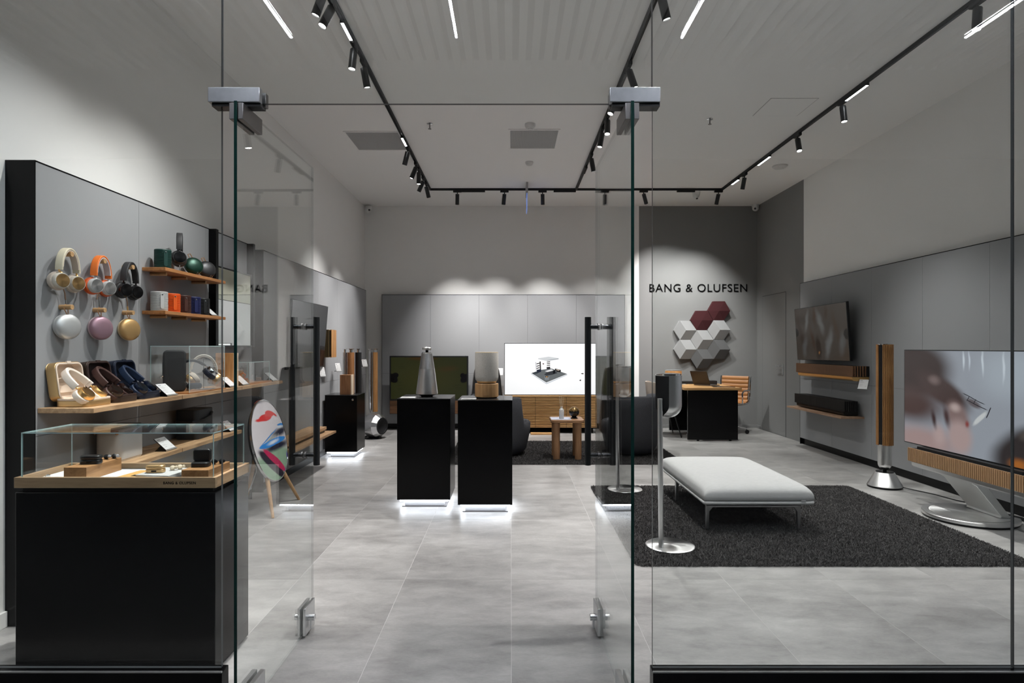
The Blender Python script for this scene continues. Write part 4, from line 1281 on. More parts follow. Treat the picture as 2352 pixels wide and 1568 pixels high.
MB().lathe([(RD - 0.004, -0.018), (RD + 0.0015, -0.016), (RD + 0.0015, -0.011), (RD - 0.004, -0.010)], 64, TD, a0=R(-60), a1=R(110), cap=False).build('red_trim', plain('red_trim', lin(200, 70, 40), 0.5), a9)
art = picture('abstract_print', lin(226, 220, 224), [
    (0.5, 0.12, 0.85, 0.33, 0, lin(148, 176, 150), 0.30, 'e'),        # green lower half
    (0.80, 0.560, 0.42, 0.075, 3, lin(46, 48, 64), 0.75, 'e'),        # dark shade above the leaf
    (0.46, 0.510, 0.30, 0.035, 8, lin(170, 174, 166), 0.9, 'e'),
    (0.62, 0.405, 0.62, 0.070, 0, lin(40, 42, 60), 0.7, 'e'),         # dark shade below the leaf
    (0.45, 0.548, 0.365, 0.010, 14, lin(48, 134, 210), 0.5, 'e'),     # blue diagonal
    (0.53, 0.466, 0.43, 0.042, 1, lin(52, 140, 220), 0.12, 'e'),      # leaf
    (0.52, 0.468, 0.25, 0.034, 1, lin(232, 240, 246), 0.9, 'e'),
    (0.90, 0.640, 0.17, 0.020, -4, lin(52, 140, 220), 0.3, 'e'),
    (0.84, 0.620, 0.17, 0.026, -2, lin(226, 236, 244), 0.9, 'e'),
    (0.40, 0.215, 0.42, 0.085, -34, lin(44, 40, 54), 0.25, 'e'),
    (0.49, 0.245, 0.38, 0.055, -33, lin(196, 44, 92), 0.25, 'e'),
    (0.90, 0.24, 0.055, 0.085, 0, lin(92, 66, 168), 0.9, 'e'),
    (0.78, 0.06, 0.12, 0.07, 20, lin(92, 66, 168), 0.9, 'e'),
    (0.47, 0.785, 0.23, 0.048, 2, lin(226, 62, 62), 0.22, 'e'),       # red brush shape
    (0.60, 0.815, 0.15, 0.045, -8, lin(226, 62, 62), 0.25, 'e'),
    (0.74, 0.792, 0.09, 0.020, -24, lin(226, 62, 62), 0.3, 'e'),
    (0.28, 0.772, 0.14, 0.026, 0, lin(226, 62, 62), 0.6, 'e')], rough=0.85, warp=0.02, wscale=5, spec=0.1, streak=0.12)
# fabric front: gently domed disc with planar UVs
me = bpy.data.meshes.new('fabric_front')
vs = []; fs = []; n = 64; prof = [(RD - 0.008, 0.004), (RD * 0.85, 0.010), (RD * 0.5, 0.016), (RD * 0.2, 0.018)]
for (rr, z) in prof:
    for i in range(n):
        a = 2 * PI * i / n
        vs.append((rr * math.cos(a), rr * math.sin(a), z))
vs.append((0, 0, 0.0185))
for j in range(3):
    for i in range(n):
        fs.append((j * n + i, j * n + (i + 1) % n, (j + 1) * n + (i + 1) % n, (j + 1) * n + i))
for i in range(n):
    fs.append((3 * n + i, 3 * n + (i + 1) % n, 4 * n))
me.from_pydata([tuple(TD @ Vector(p)) for p in vs], [], fs)
uvl = me.uv_layers.new(name='UVMap')
for li, lp in enumerate(me.loops):
    p = vs[lp.vertex_index]
    uvl.data[li].uv = (0.5 + p[0] / RD / 2, 0.5 + p[1] / RD / 2)
me.materials.append(art)
me.polygons.foreach_set('use_smooth', [True] * len(me.polygons))
fo = bpy.data.objects.new('fabric_front', me); C.objects.link(fo); fo.parent = a9
for top, foot in (((0.02, -0.13, 0.34), (0.135, -0.283, 0.0)), ((0.02, 0.13, 0.34), (0.136, 0.29, 0.0)), ((-0.09, -0.02, 0.50), (-0.235, 0.06, 0.0))):
    MB().cyl(Vector(foot), Vector(top), 0.011, 18, 0.019).build('leg', M['beech'], a9)
cb = thing('power_cable', 'white power cable hanging behind the disc speaker', 'cable', (-2.07, 4.93, 0))
for k in (0, 0.012):
    MB().tube([(0.01, k, 0.42), (0.005, 0.01 + k, 0.30), (-0.02, -0.02 + k, 0.20), (-0.06, -0.03 - k, 0.10), (-0.09, 0.02 + k, 0.015), (-0.13, 0.10 + k, 0.004)], 0.003, 8).build('strand', M['whiteplastic'], cb)

# ================================================================== LEFT WALL, FARTHER BACK
def television(name, label, corners, thick, screen, bezel=0.012, back=True, frame=None, group=None):
    """corners: lower left, lower right, upper right, upper left as seen by a viewer in front"""
    ll, lr, ur, ul = [Vector(c) for c in corners]
    r = thing(name, label, 'television', (ll + lr) / 2)
    nrm = (lr - ll).cross(ul - ll).normalized()
    mb = MB(r)
    mb.add([ll, lr, ur, ul, ll - nrm * thick, lr - nrm * thick, ur - nrm * thick, ul - nrm * thick],
           [(0, 1, 2, 3), (7, 6, 5, 4), (0, 4, 5, 1), (1, 5, 6, 2), (2, 6, 7, 3), (3, 7, 4, 0)])
    hs_ = mb.build('housing', frame or M['blackmetal'], r, bev=0.002)
    u = (lr - ll).normalized() * bezel; v = (ul - ll).normalized() * bezel
    quad('screen', [ll + u + v + nrm * 0.001, lr - u + v + nrm * 0.001, ur - u - v + nrm * 0.001, ul + u - v + nrm * 0.001], screen, hs_, r)
    return r, nrm

tv, nn = television('television', 'dark switched-off television tilted on the left wall behind the door handle', ((-2.150, 5.86, 1.090), (-2.150, 7.00, 1.090), (-2.095, 7.00, 1.775), (-2.095, 5.86, 1.775)), 0.028, M['screenoff'], 0.008)
MB(tv).box(PX + 0.003, -2.15, 6.25, 6.6, 1.30, 1.55).build('wall_bracket', M['blackmetal'], tv)
lb = thing('wall_speaker', 'small oak and brass box speaker high on the left wall beside the dark television', 'speaker', (-2.16, 7.20, 1.20))
MB(lb).box(PX, -2.125, 7.12, 7.16, 1.19, 1.515).build('brass_side', plain('brass_dark', (0.20, 0.14, 0.07), 0.4, 0.8), lb, bev=0.001)
MB(lb).box(-2.20, -2.105, 7.165, 7.36, 1.19, 1.515).build('oak_body', M['oakz'], lb, bev=0.001)
MB(lb).box(-2.205, -2.115, 7.155, 7.168, 1.20, 1.505).build('groove', M['black'], lb)
sh = thing('low_wall_shelf', 'low pale oak shelf on the left wall under the dark television', 'shelf', (-2.09, 6.17, 0.355))
MB(sh).box(PX, -1.95, 5.53, 6.81, 0.355, 0.378).build('board', M['oak'], sh, bev=0.001)
sb2 = thing('low_sound_bar', 'long flat oak topped sound bar on the low wall shelf', 'sound bar', (-2.13, 6.13, 0.378))
MB(sb2).box(PX + 0.01, -2.045, 5.58, 6.70, 0.378, 0.405).build('body', M['black'], sb2)
MB(sb2).box(PX + 0.01, -2.03, 5.55, 6.72, 0.405, 0.437).build('oak_top', M['oak'], sb2, bev=0.001)
sign('white price sign on the left wall below the dark television', (-2.16, 6.98, 0.97), 52, 0.075, 0.11, 18, wall=0.07)
sign('white price sign on the left wall beside the short wooden speaker', (-2.16, 7.62, 1.00), 52, 0.075, 0.11, 18, wall=0.07)
sign('white price sign on the left wall behind the black sample column', (-2.14, 8.92, 1.02), 50, 0.09, 0.11, 18, wall=0.07)

def plinth(label, x0, x1, y0, y1, zt, lock=False):
    r = thing('black_plinth', label, 'plinth', ((x0 + x1) / 2, (y0 + y1) / 2, 0), group='black plinths with glowing bases')
    MB(r).box(x0, x1, y0, y1, 0.065, zt - 0.006).build('body', M['black'], r, bev=0.002)
    MB(r).box(x0 - 0.0015, x1 + 0.0015, y0 - 0.0015, y1 + 0.0015, zt - 0.006, zt).build('top_plate', plain('plinth_top', (0.02, 0.02, 0.021), 0.22, spec=0.6), r, bev=0.001)
    i = 0.055
    MB(r).box(x0 + i, x1 - i, y0 + i, y1 - i, 0.0, 0.065).build('recessed_base', M['greyplastic'], r)
    MB(r).box(x0 + i - 0.02, x1 - i + 0.02, y0 + i - 0.02, y1 - i + 0.02, 0.0, 0.008).build('base_plate', M['darksteel'], r)
    for (a0, a1, b0, b1) in ((x0 + 0.02, x1 - 0.02, y0 + 0.018, y0 + 0.034), (x0 + 0.02, x1 - 0.02, y1 - 0.034, y1 - 0.018), (x0 + 0.018, x0 + 0.034, y0 + 0.036, y1 - 0.036), (x1 - 0.034, x1 - 0.018, y0 + 0.036, y1 - 0.036)):
        MB(r).box(a0, a1, b0, b1, 0.050, 0.064).build('light_strip', M['led'], r)
    if lock:
        MB(r).lathe([(0.012, 0), (0.012, 0.004), (0.001, 0.005)], 18, axis_T((x1 - 0.05, y0 - 0.0005, zt - 0.055), (0, -1, 0))).build('lock', M['chrome'], r)
    return r
plinth('shorter black plinth with glowing base by the left wall', -2.205, -1.823, 7.23, 7.62, 0.742, True)
ws = thing('wooden_box_speaker', 'short oak box speaker with pale side on the plinth by the left wall', 'speaker', (-1.975, 7.33, 0.742))
MB().box(-0.065, 0.062, -0.05, 0.05, 0, 0.236).build('oak_body', wood('oak_reddish', (0.22, 0.10, 0.045), (0.40, 0.20, 0.095), 'Z'), ws, bev=0.001)
MB().box(0.062, 0.074, -0.048, 0.05, 0, 0.238).build('pale_side', plain('pale_birch', lin(226, 205, 180), 0.6), ws, bev=0.001)
def column_sample(label, x, y, z0, z1, rr, mat, slit=True):
    r = thing('column_speaker', label, 'speaker', (x, y, z0), group='slim column speakers standing on the short plinth')
    h = z1 - z0
    MB().lathe([(rr, 0), (rr, h - 0.045)], 28).build('column', mat, r)
    MB().lathe([(rr * 0.55, h - 0.045), (rr * 0.5, h - 0.012)], 20).build('neck', M['chrome'], r)
    MB().lathe([(0.004, h - 0.014), (rr * 0.9, h - 0.004), (rr * 1.02, h)], 28).build('acoustic_lens', M['chrome'], r)
    return r
column_sample('silver slim column speaker at the back of the short plinth', -2.055, 7.555, 0.742, 1.29, 0.030, M['alu'])
column_sample('oak slim column speaker in the middle of the short plinth', -1.975, 7.53, 0.742, 1.29, 0.044, wood('oak_column', (0.26, 0.11, 0.04), (0.47, 0.23, 0.10), 'Z'))
column_sample('black slim column speaker at the right of the short plinth', -1.890, 7.565, 0.742, 1.29, 0.038, M['blackmatte'])
fsx = thing('floor_column_speaker', 'slim oak column speaker on a pin behind the short plinth', 'speaker', (-2.02, 8.98, 0))
MB().lathe([(0.036, 0.36), (0.036, 1.235)], 28, TR((0.025, 0, 0))).build('oak_column', M['oakz'], fsx)
MB().lathe([(0.002, 0.34), (0.022, 0.40), (0.026, 0.60), (0.026, 1.235)], 28, TR((-0.050, 0.01, 0))).build('metal_column', M['chrome'], fsx)
for x in (0.025, -0.05):
    MB().lathe([(0.018, 1.235), (0.016, 1.27)], 18, TR((x, 0, 0))).build('neck', M['chrome'], fsx)
    MB().lathe([(0.004, 1.268), (0.034, 1.278), (0.042, 1.284)], 24, TR((x, 0, 0))).build('acoustic_lens', M['chrome'], fsx)
MB().cyl((0.01, 0, 0.006), (0.025, 0, 0.37), 0.010, 14).build('pin', M['chrome'], fsx)
MB().lathe([(0.12, 0), (0.12, 0.006), (0.02, 0.010)], 28).build('foot', M['blackmatte'], fsx)
# faceted subwoofer: chamfered body with a round opening facing the aisle
fb = thing('faceted_subwoofer', 'faceted polished aluminium subwoofer on the floor in the left back corner', 'speaker', (-1.98, 8.78, 0), -28)
def ngon(rad, n, z, ph=0.0):
    return [(rad * math.cos(2 * PI * i / n + ph), rad * math.sin(2 * PI * i / n + ph), z) for i in range(n)]
T = Matrix.Translation((0, 0, 0.185)) @ Euler((0, R(90), 0), 'XYZ').to_matrix().to_4x4()
vs = ngon(0.085, 8, -0.20, PI / 8) + ngon(0.178, 8, -0.03, PI / 8) + ngon(0.168, 16, 0.10) + ngon(0.120, 16, 0.165)
fs = [list(range(8))[::-1]] + [(i, (i + 1) % 8, 8 + (i + 1) % 8, 8 + i) for i in range(8)]
for i in range(8):
    j = (i + 1) % 8
    a, b, c = 16 + (2 * i + 1) % 16, 16 + (2 * i + 2) % 16, 16 + (2 * i + 3) % 16
    fs += [(8 + i, 8 + j, b), (8 + i, b, a), (8 + j, c, b)]
for i in range(16):
    fs.append((16 + i, 16 + (i + 1) % 16, 32 + (i + 1) % 16, 32 + i))
MB().add(vs, fs, T).build('faceted_body', plain('polished_alu', (0.60, 0.60, 0.61), 0.34, 1.0), fb, flat=True)
MB().lathe([(0.122, 0.164), (0.118, 0.172), (0.100, 0.172), (0.096, 0.16), (0.05, 0.13), (0.001, 0.125)], 32, T, cap=False).build('cone_opening', M['blackmatte'], fb)
MB().lathe([(0.13, 0), (0.12, 0.012), (0.05, 0.02)], 24).build('foot', M['black'], fb)

# ================================================================== CENTRE PLINTHS
plinth('left one of the two tall black plinths in the aisle', -0.927, -0.493, 4.97, 5.40, 0.891)
plinth('right one of the two tall black plinths in the aisle', -0.418, 0.013, 4.81, 5.26, 0.893)
cs = thing('cone_speaker', 'silver aluminium cone speaker on the left aisle plinth', 'speaker', (-0.713, 5.19, 0.891))
MB().lathe([(0.050, 0.0), (0.052, 0.006), (0.075, 0.016), (0.088, 0.022)], 48).build('foot', M['black'], cs)
MB().lathe([(0.088, 0.020), (0.0925, 0.024), (0.092, 0.030), (0.066, 0.235)], 64).build('cone', plain('brushed_cone', (0.84, 0.84, 0.84), 0.32, 1.0, aniso=0.6, radial='Z'), cs)
g = MB()
nrib = 96
for i in range(nrib):
    a = 2 * PI * i / nrib
    w = 2 * PI / nrib * 0.30
    p = []
    for (rr, z) in ((0.0657, 0.235), (0.0452, 0.366)):
        for da in (-w, w):
            p.append((rr * math.cos(a + da), rr * math.sin(a + da), z))
        for da in (w, -w):
            p.append(((rr - 0.003) * math.cos(a + da), (rr - 0.003) * math.sin(a + da), z))
    g.add(p, [(0, 1, 5, 4), (1, 2, 6, 5), (2, 3, 7, 6), (3, 0, 4, 7)])
go = g.build('grille_ribs', M['alu'], cs, flat=True); go['kind'] = 'stuff'
MB().lathe([(0.063, 0.233), (0.0425, 0.367)], 48).build('grille_core', plain('grille_dark', (0.10, 0.10, 0.10), 0.4, 0.9), cs)
MB().lathe([(0.0445, 0.364), (0.0458, 0.368), (0.043, 0.374), (0.012, 0.376)], 48).build('collar', M['chrome'], cs)
MB().lathe([(0.012, 0.375), (0.012, 0.395)], 18).build('neck', M['black'], cs)
MB().lathe([(0.030, 0.393), (0.038, 0.396), (0.039, 0.412), (0.034, 0.419), (0.002, 0.420)], 48).build('top_ring', M['alu'], cs)
fsb = thing('fabric_speaker', 'pale fabric cylinder speaker on a round oak base on the right aisle plinth', 'speaker', (-0.198, 5.03, 0.893))
MB().lathe([(0.086, 0), (0.088, 0.008)], 48).build('foot', M['black'], fsb)
MB().lathe([(0.092, 0.008), (0.097, 0.012), (0.097, 0.116), (0.094, 0.119), (0.060, 0.120)], 56).build('oak_base', wood('oak_round', (0.40, 0.215, 0.085), (0.60, 0.36, 0.165), 'Z'), fsb)
MB().lathe([(0.060, 0.119), (0.078, 0.126), (0.083, 0.138)], 56).build('oak_saucer', M['goldsoft'], fsb)
MB().lathe([(0.080, 0.136), (0.093, 0.150), (0.0965, 0.175), (0.0965, 0.366), (0.094, 0.372)], 56).build('fabric_body', M['heather'], fsb)
MB().lathe([(0.0945, 0.370), (0.095, 0.374), (0.092, 0.376), (0.001, 0.374)], 56).build('top_rim', plain('champagne_rim', lin(226, 205, 170), 0.35, 0.5), fsb)
letters('BANG & OLUFSEN', 0.006, M['black'], fsb, Matrix(((1, 0, 0, -0.022), (0, 0, -1, -0.0972), (0, 1, 0, 0.020), (0, 0, 0, 1))), 'letter', 0.0008, fit=0.044)
for x, y, z, lab in ((-0.862, 5.01, 0.891, 'flat white price card on the left aisle plinth'), (-0.350, 4.85, 0.893, 'flat white price card on the right aisle plinth')):
    r = thing('price_card', lab, 'price card', (x, y, z), group='flat price cards on the aisle plinths')
    MB().box(-0.045, 0.075, -0.025, 0.075, 0, 0.006).build('card_holder', M['whiteplastic'], r, bev=0.001)
    quad('card', [(-0.043, -0.023, 0.0065), (0.073, -0.023, 0.0065), (0.073, 0.073, 0.0065), (-0.043, 0.073, 0.0065)], CARD, r)

# ================================================================== BACK WALL
olive = picture('olive_screen', (0.026, 0.029, 0.008), [
    (0.5, 0.5, 0.62, 0.6, 0, (0.036, 0.036, 0.009), 0.9, 'e'),
    (0.42, 0.97, 0.28, 0.06, 0, (0.05, 0.022, 0.004), 0.8, 'e'), (0.75, 0.72, 0.20, 0.10, 10, (0.044, 0.030, 0.008), 0.9, 'e'),
    (0.02, 0.50, 0.07, 0.13, 20, (0.001, 0.001, 0.001), 0.2, 'e'), (0.06, 0.57, 0.045, 0.07, 0, (0.001, 0.001, 0.001), 0.2, 'e'),
    (0.98, 0.50, 0.06, 0.13, -20, (0.001, 0.001, 0.001), 0.2, 'e'), (0.945, 0.56, 0.035, 0.07, 0, (0.001, 0.001, 0.001), 0.2, 'e'),
    (0.14, 0.78, 0.045, 0.006, 0, (0.015, 0.017, 0.005), 0.5, 'r'), (0.15, 0.74, 0.055, 0.005, 0, (0.015, 0.017, 0.005), 0.5, 'r'),
    (0.12, 0.40, 0.045, 0.006, 0, (0.015, 0.017, 0.005), 0.5, 'r'), (0.12, 0.33, 0.045, 0.005, 0, (0.015, 0.017, 0.005), 0.5, 'r'), (0.12, 0.24, 0.04, 0.005, 0, (0.015, 0.017, 0.005), 0.5, 'r'),
    (0.88, 0.33, 0.045, 0.005, 0, (0.015, 0.017, 0.005), 0.5, 'r'), (0.88, 0.27, 0.045, 0.005, 0, (0.015, 0.017, 0.005), 0.5, 'r')], strength=0.62, rough=0.25, spec=0.25)
tvo, _ = television('television', 'television with a dim olive picture on the back wall behind the cone speaker', ((-1.900, 9.56, 0.475), (-0.666, 9.56, 0.475), (-0.666, 9.56, 1.173), (-1.900, 9.56, 1.173)), 0.05, olive, 0.022)
MB(tvo).box(-1.5, -1.07, 9.61, 9.767, 0.6, 1.0).build('wall_bracket', M['blackmetal'], tvo)
MB(tvo).box(-1.900, -0.666, 9.56, 9.64, 0.262, 0.475).build('speaker_housing', M['blackmetal'], tvo, bev=0.002)
for i in range(11):
    z = 0.272 + i * 0.0182
    MB(tvo).box(-1.892, -0.674, 9.548, 9.562, z, z + 0.0155).build('slat', M['walnut'], tvo)
white_scr = picture('white_screen', (0.90, 0.91, 0.92), [
    (0.5, 0.6, 0.9, 0.75, 0, (1.0, 1.0, 1.0), 0.6, 'e')], strength=1.02, rough=0.4)
tvw, _ = television('television', 'television with a bright white picture on the back wall above the slatted sideboard', ((-0.098, 9.33, 0.578), (1.312, 9.33, 0.578), (1.312, 9.33, 1.372), (-0.098, 9.33, 1.372)), 0.03, white_scr, 0.008)
MB(tvw).box(0.35, 0.85, 9.36, 9.767, 0.75, 1.1).build('wall_bracket', M['blackmetal'], tvw)
# the exploded room model shown on the screen (flat print on the panel)
def scr_poly(name, pts, col):
    q = []
    for (cx, cy) in pts:                      # crop pixels of the picture (13.07 px per photo pixel)
        px_, py_ = 1190 + cx / 13.067, 800 + cy / 13.067
        q.append(((px_ - 1173) / 1400 * 9.33, 9.3275 - scr_poly.k * 0.0003, CAMZ - (py_ - 797) / 1400 * 9.33))
    scr_poly.k += 1
    MB(tvw).add(q, [list(range(len(q)))]).build(name, emit('print_%d_%d_%d' % tuple(int(c * 255) for c in col), col, 1.0), tvw, recalc=False)
scr_poly.k = 0
scr_poly('picture_shape', [(385, 740), (845, 1040), (1475, 775), (1475, 800), (850, 1072), (385, 765)], lin(200, 206, 214))
scr_poly('picture_shape', [(400, 738), (690, 640), (1000, 600), (1475, 765), (845, 1022)], lin(104, 108, 110))
scr_poly('picture_shape', [(400, 738), (560, 690), (700, 690), (560, 760), (480, 780)], lin(62, 68, 74))
scr_poly('picture_shape', [(780, 780), (860, 720), (1100, 660), (1180, 740), (1020, 790), (850, 810)], lin(58, 60, 64))
scr_poly('picture_shape', [(600, 295), (920, 245), (1215, 292), (1215, 325), (865, 378), (600, 320)], lin(214, 217, 219))
scr_poly('picture_shape', [(870, 350), (1215, 292), (1215, 325), (870, 375)], lin(176, 180, 184))
scr_poly('picture_shape', [(560, 640), (690, 615), (690, 700), (565, 725)], lin(40, 44, 58))
scr_poly('picture_shape', [(515, 405), (545, 415), (560, 680), (535, 680)], lin(206, 206, 210))
scr_poly('picture_shape', [(640, 395), (680, 385), (690, 620), (650, 630)], lin(70, 66, 66))
for yy in (440, 510, 575):
    scr_poly('picture_shape', [(550, yy + 12), (640, yy - 12), (640, yy + 16), (555, yy + 36)], lin(46, 42, 44))
for yy in (390, 440, 495, 550):
    scr_poly('picture_shape', [(862, yy + 8), (962, yy - 6), (962, yy + 18), (862, yy + 30)], lin(50, 48, 50))
scr_poly('picture_shape', [(850, 560), (960, 550), (970, 610), (860, 620)], lin(52, 50, 54))
scr_poly('picture_shape', [(730, 455), (755, 440), (785, 460), (755, 488)], lin(80, 44, 48))
scr_poly('picture_shape', [(800, 680), (1000, 620), (1060, 660), (880, 705)], lin(228, 228, 230))
scr_poly('picture_shape', [(1040, 670), (1110, 640), (1110, 740), (1050, 765)], lin(28, 28, 32))
scr_poly('picture_shape', [(1100, 600), (1280, 640), (1280, 715), (1160, 700), (1110, 650)], lin(40, 38, 40))
scr_poly('picture_shape', [(1140, 625), (1250, 640), (1230, 665), (1150, 650)], lin(196, 180, 166))
scr_poly('picture_shape', [(790, 820), (935, 820), (925, 945), (800, 945)], lin(128, 134, 138))
scr_poly('picture_shape', [(805, 822), (915, 822), (890, 872), (825, 872)], lin(48, 40, 36))
scr_poly('picture_shape', [(825, 840), (895, 840), (875, 865), (840, 865)], lin(214, 164, 112))
scr_poly('picture_shape', [(1880, 745), (1960, 735), (1960, 775), (1900, 765)], lin(70, 66, 60))
scr_poly('picture_shape', [(1825, 955), (1890, 925), (1880, 980)], lin(40, 40, 42))

# slatted sideboard
sd = thing('slatted_sideboard', 'long oak sideboard with horizontal slats below the white television', 'sideboard', (0.61, 9.50, 0))
MB(sd).box(-0.09, 1.305, 9.27, 9.74, 0.085, 0.555).build('carcass', plain('sideboard_dark', (0.03, 0.02, 0.014), 0.6), sd)
MB(sd).box(-0.098, 1.312, 9.245, 9.75, 0.555, 0.572).build('top', M['deskoak'], sd, bev=0.001)
for (a, b) in ((-0.092, 0.373), (0.379, 0.842), (0.848, 1.308)):
    for i in range(19):
        z = 0.092 + i * 0.0243
        MB(sd).box(a, b, 9.247, 9.268, z, z + 0.0165).build('slat', M['deskoak'], sd)
for x in (0.0, 0.62, 1.2):
    MB(sd).box(x, x + 0.06, 9.32, 9.70, 0.0, 0.085).build('leg', M['black'], sd)
bkx = thing('wooden_plank', 'thin oak plank lying on the floor under the sideboard', 'plank', (0.47, 9.15, 0))
MB(bkx).box(0.30, 0.66, 9.10, 9.24, 0.0, 0.02).build('plank', M['deskoak'], bkx, bev=0.001)

def tapered_speaker(label, x, y, mirror):
    r = thing('tapered_floor_speaker', label, 'speaker', (x, y, 0), group='tapered black speakers beside the white television')
    lv = []
    zs = [0.02, 0.25, 0.55, 0.80, 0.94, 0.985, 1.0]
    ws = [0.255, 0.245, 0.225, 0.200, 0.178, 0.160, 0.125]
    for z, wv in zip(zs, ws):
        lv += [(px_, py_, z) for px_, py_ in rrect(wv * 2, 0.30 * (0.6 + 0.4 * (1 - z)), 0.05, 5)]
    n = 24
    fs = [list(range(n))[::-1], [(len(zs) - 1) * n + i for i in range(n)]]
    for j in range(len(zs) - 1):
        for i in range(n):
            fs.append((j * n + i, j * n + (i + 1) % n, (j + 1) * n + (i + 1) % n, (j + 1) * n + i))
    MB().add(lv, fs).build('fabric_body', M['fabblack'], r)
    for s in (-1, 1):
        MB().tube([(s * (w_ + 0.004), 0.03, z) for z, w_ in zip(zs[:6], ws[:6])], 0.014, 8).build('metal_edge', M['darksteel'], r)
    MB().lathe([(0.03, 1.0), (0.028, 1.035)], 18).build('neck', M['blackmatte'], r)
    MB().lathe([(0.01, 1.035), (0.08, 1.045), (0.09, 1.05), (0.07, 1.054)], 28).build('acoustic_lens', M['alu'], r)
    MB().prism(rrect(0.50, 0.30, 0.06), 0, 0.02).build('foot', M['black'], r)
tapered_speaker('tapered black floor speaker left of the white television', -0.37, 9.40, 1)
tapered_speaker('tapered black floor speaker right of the white television', 1.64, 9.40, -1)
sign('white price sign on the back wall left of the white television', (-0.175, 9.66, 0.86), 0, 0.11, 0.115, 14, wall=0.11)

# dark grey corner: lettering and hexagon speaker
lt = thing('wall_lettering', 'black lettering in capitals on the dark grey back wall', 'lettering', (3.03, YB, 2.21))
zb = CAMZ + (797 - 669.5) / 1400 * 9.88
letters('BANG & OLUFSEN', 0.2, M['black'], lt, Matrix(((1, 0, 0, (1492 - 1173) / 1400 * 9.88 - 3.03), (0, 0, -1, -0.0055), (0, 1, 0, zb - 2.21), (0, 0, 0, 1))), 'letter', 0.005, spacing=1.12, fit=225 / 1400 * 9.88)

hexo = thing('hexagon_wall_speaker', 'cluster of eight hexagon tiles in red and grey on the dark wall', 'speaker', (3.05, YB, 1.32))
red = plain('hex_red', lin(70, 38, 41), 0.95, spec=0.1, noise=0.2, nscale=300)
hg1 = plain('hex_light', lin(150, 150, 151), 0.95, spec=0.1, noise=0.1, nscale=300)
hg2 = plain('hex_mid', lin(150, 150, 150), 0.95, spec=0.1, noise=0.1, nscale=300)
hg3 = plain('hex_dark', lin(92, 92, 93), 0.95, spec=0.1, noise=0.1, nscale=300)
hr = 0.1815
for (cx, cy, mt, fl_) in ((435, 747, red, 1), (535, 692, red, 1), (339, 805, hg1, 0), (437, 860, hg1, 0), (535, 803, hg1, 0), (339, 916, hg1, 0), (437, 970, hg3, 0), (535, 916, hg3, 0)):
    c = P(1440 + cx * 0.3955, 440 + cy * 0.3955, 9.83)
    hz = {0: 0.080, 60: 0.042, 120: 0.080, 180: 0.042, 240: 0.080, 300: 0.042}
    if fl_: hz = {0: 0.075, 60: 0.085, 120: 0.075, 180: 0.075, 240: 0.065, 300: 0.030}
    ctr = 0.118 if not fl_ else 0.08
    vs = []
    for a in range(0, 360, 60):
        vs.append((c.x + hr * 0.99 * math.cos(R(a)), YB, c.z + hr * 0.99 * math.sin(R(a))))
    for a in range(0, 360, 60):
        vs.append((c.x + hr * 0.985 * math.cos(R(a)), YB - hz[a], c.z + hr * 0.985 * math.sin(R(a))))
    vs.append((c.x, YB - ctr, c.z))
    fs = [(i, (i + 1) % 6, 6 + (i + 1) % 6, 6 + i) for i in range(6)]
    fs += [(6, 7, 12), (7, 8, 12), (8, 9, 12), (9, 10, 12), (10, 11, 12), (11, 6, 12)] if fl_ else [(6, 7, 8, 12), (8, 9, 10, 12), (10, 11, 6, 12)]
    MB(hexo).add(vs, fs).build('hexagon_tile', mt, hexo, flat=True)

# ================================================================== DESK CORNER
dk = thing('desk', 'desk with oak top and black end panels in the back right corner', 'desk', (2.81, 9.0, 0))
MB(dk).prism([(2.414, 8.47), (2.434, 8.45), (3.205, 8.45), (3.205, 9.55), (2.414, 9.55)], 0.712, 0.745).build('top', M['deskoak'], dk, bev=0.002)
MB(dk).box(2.468, 3.166, 8.49, 8.53, 0.02, 0.712).build('end_panel', M['black'], dk, bev=0.002)
MB(dk).box(2.468, 3.166, 9.47, 9.51, 0.02, 0.712).build('end_panel', M['black'], dk, bev=0.002)
MB(dk).box(2.84, 2.88, 8.53, 9.47, 0.10, 0.712).build('cross_panel', M['blackmatte'], dk)
MB(dk).box(2.60, 2.63, 8.50, 8.52, 0.0, 0.02).box(3.05, 3.08, 8.50, 8.52, 0.0, 0.02).build('foot', M['blackmatte'], dk)
dsp = thing('wooden_drum_speaker', 'oak drum speaker with metal ring on the desk behind the stand speaker', 'speaker', (2.455, 9.20, 0.745))
MB().lathe([(0.115, 0), (0.122, 0.006), (0.122, 0.205), (0.119, 0.21)], 40).build('oak_body', wood('oak_drum', (0.38, 0.16, 0.045), (0.58, 0.29, 0.10), 'Z'), dsp)
MB().lathe([(0.119, 0.208), (0.117, 0.222), (0.10, 0.226), (0.001, 0.226)], 40).build('metal_top', M['alu'], dsp)
lp = thing('laptop', 'open dark laptop on the desk seen from behind', 'laptop', (2.90, 9.02, 0.745), -58)
MB().prism(rrect(0.31, 0.215, 0.012), 0.002, 0.014).build('base', M['darksteel'], lp, bev=0.001)
Tl = Matrix.Translation((0, -0.105, 0.014)) @ Euler((R(62 + 52), 0, 0), 'XYZ').to_matrix().to_4x4()
MB().prism([(x, y + 0.108) for x, y in rrect(0.31, 0.215, 0.012)], -0.004, 0.003, Matrix.Translation((0, -0.104, 0.014)) @ Euler((R(112), 0, 0), 'XYZ').to_matrix().to_4x4()).build('lid', plain('laptop_lid', (0.045, 0.042, 0.04), 0.4, 0.6), lp, bev=0.001)
tb = thing('document_tray', 'flat black tray lying at the back of the desk', 'tray', (2.72, 9.40, 0.745))
MB(tb).box(2.56, 2.90, 9.33, 9.49, 0.745, 0.785).build('tray', M['blackmatte'], tb, bev=0.002)
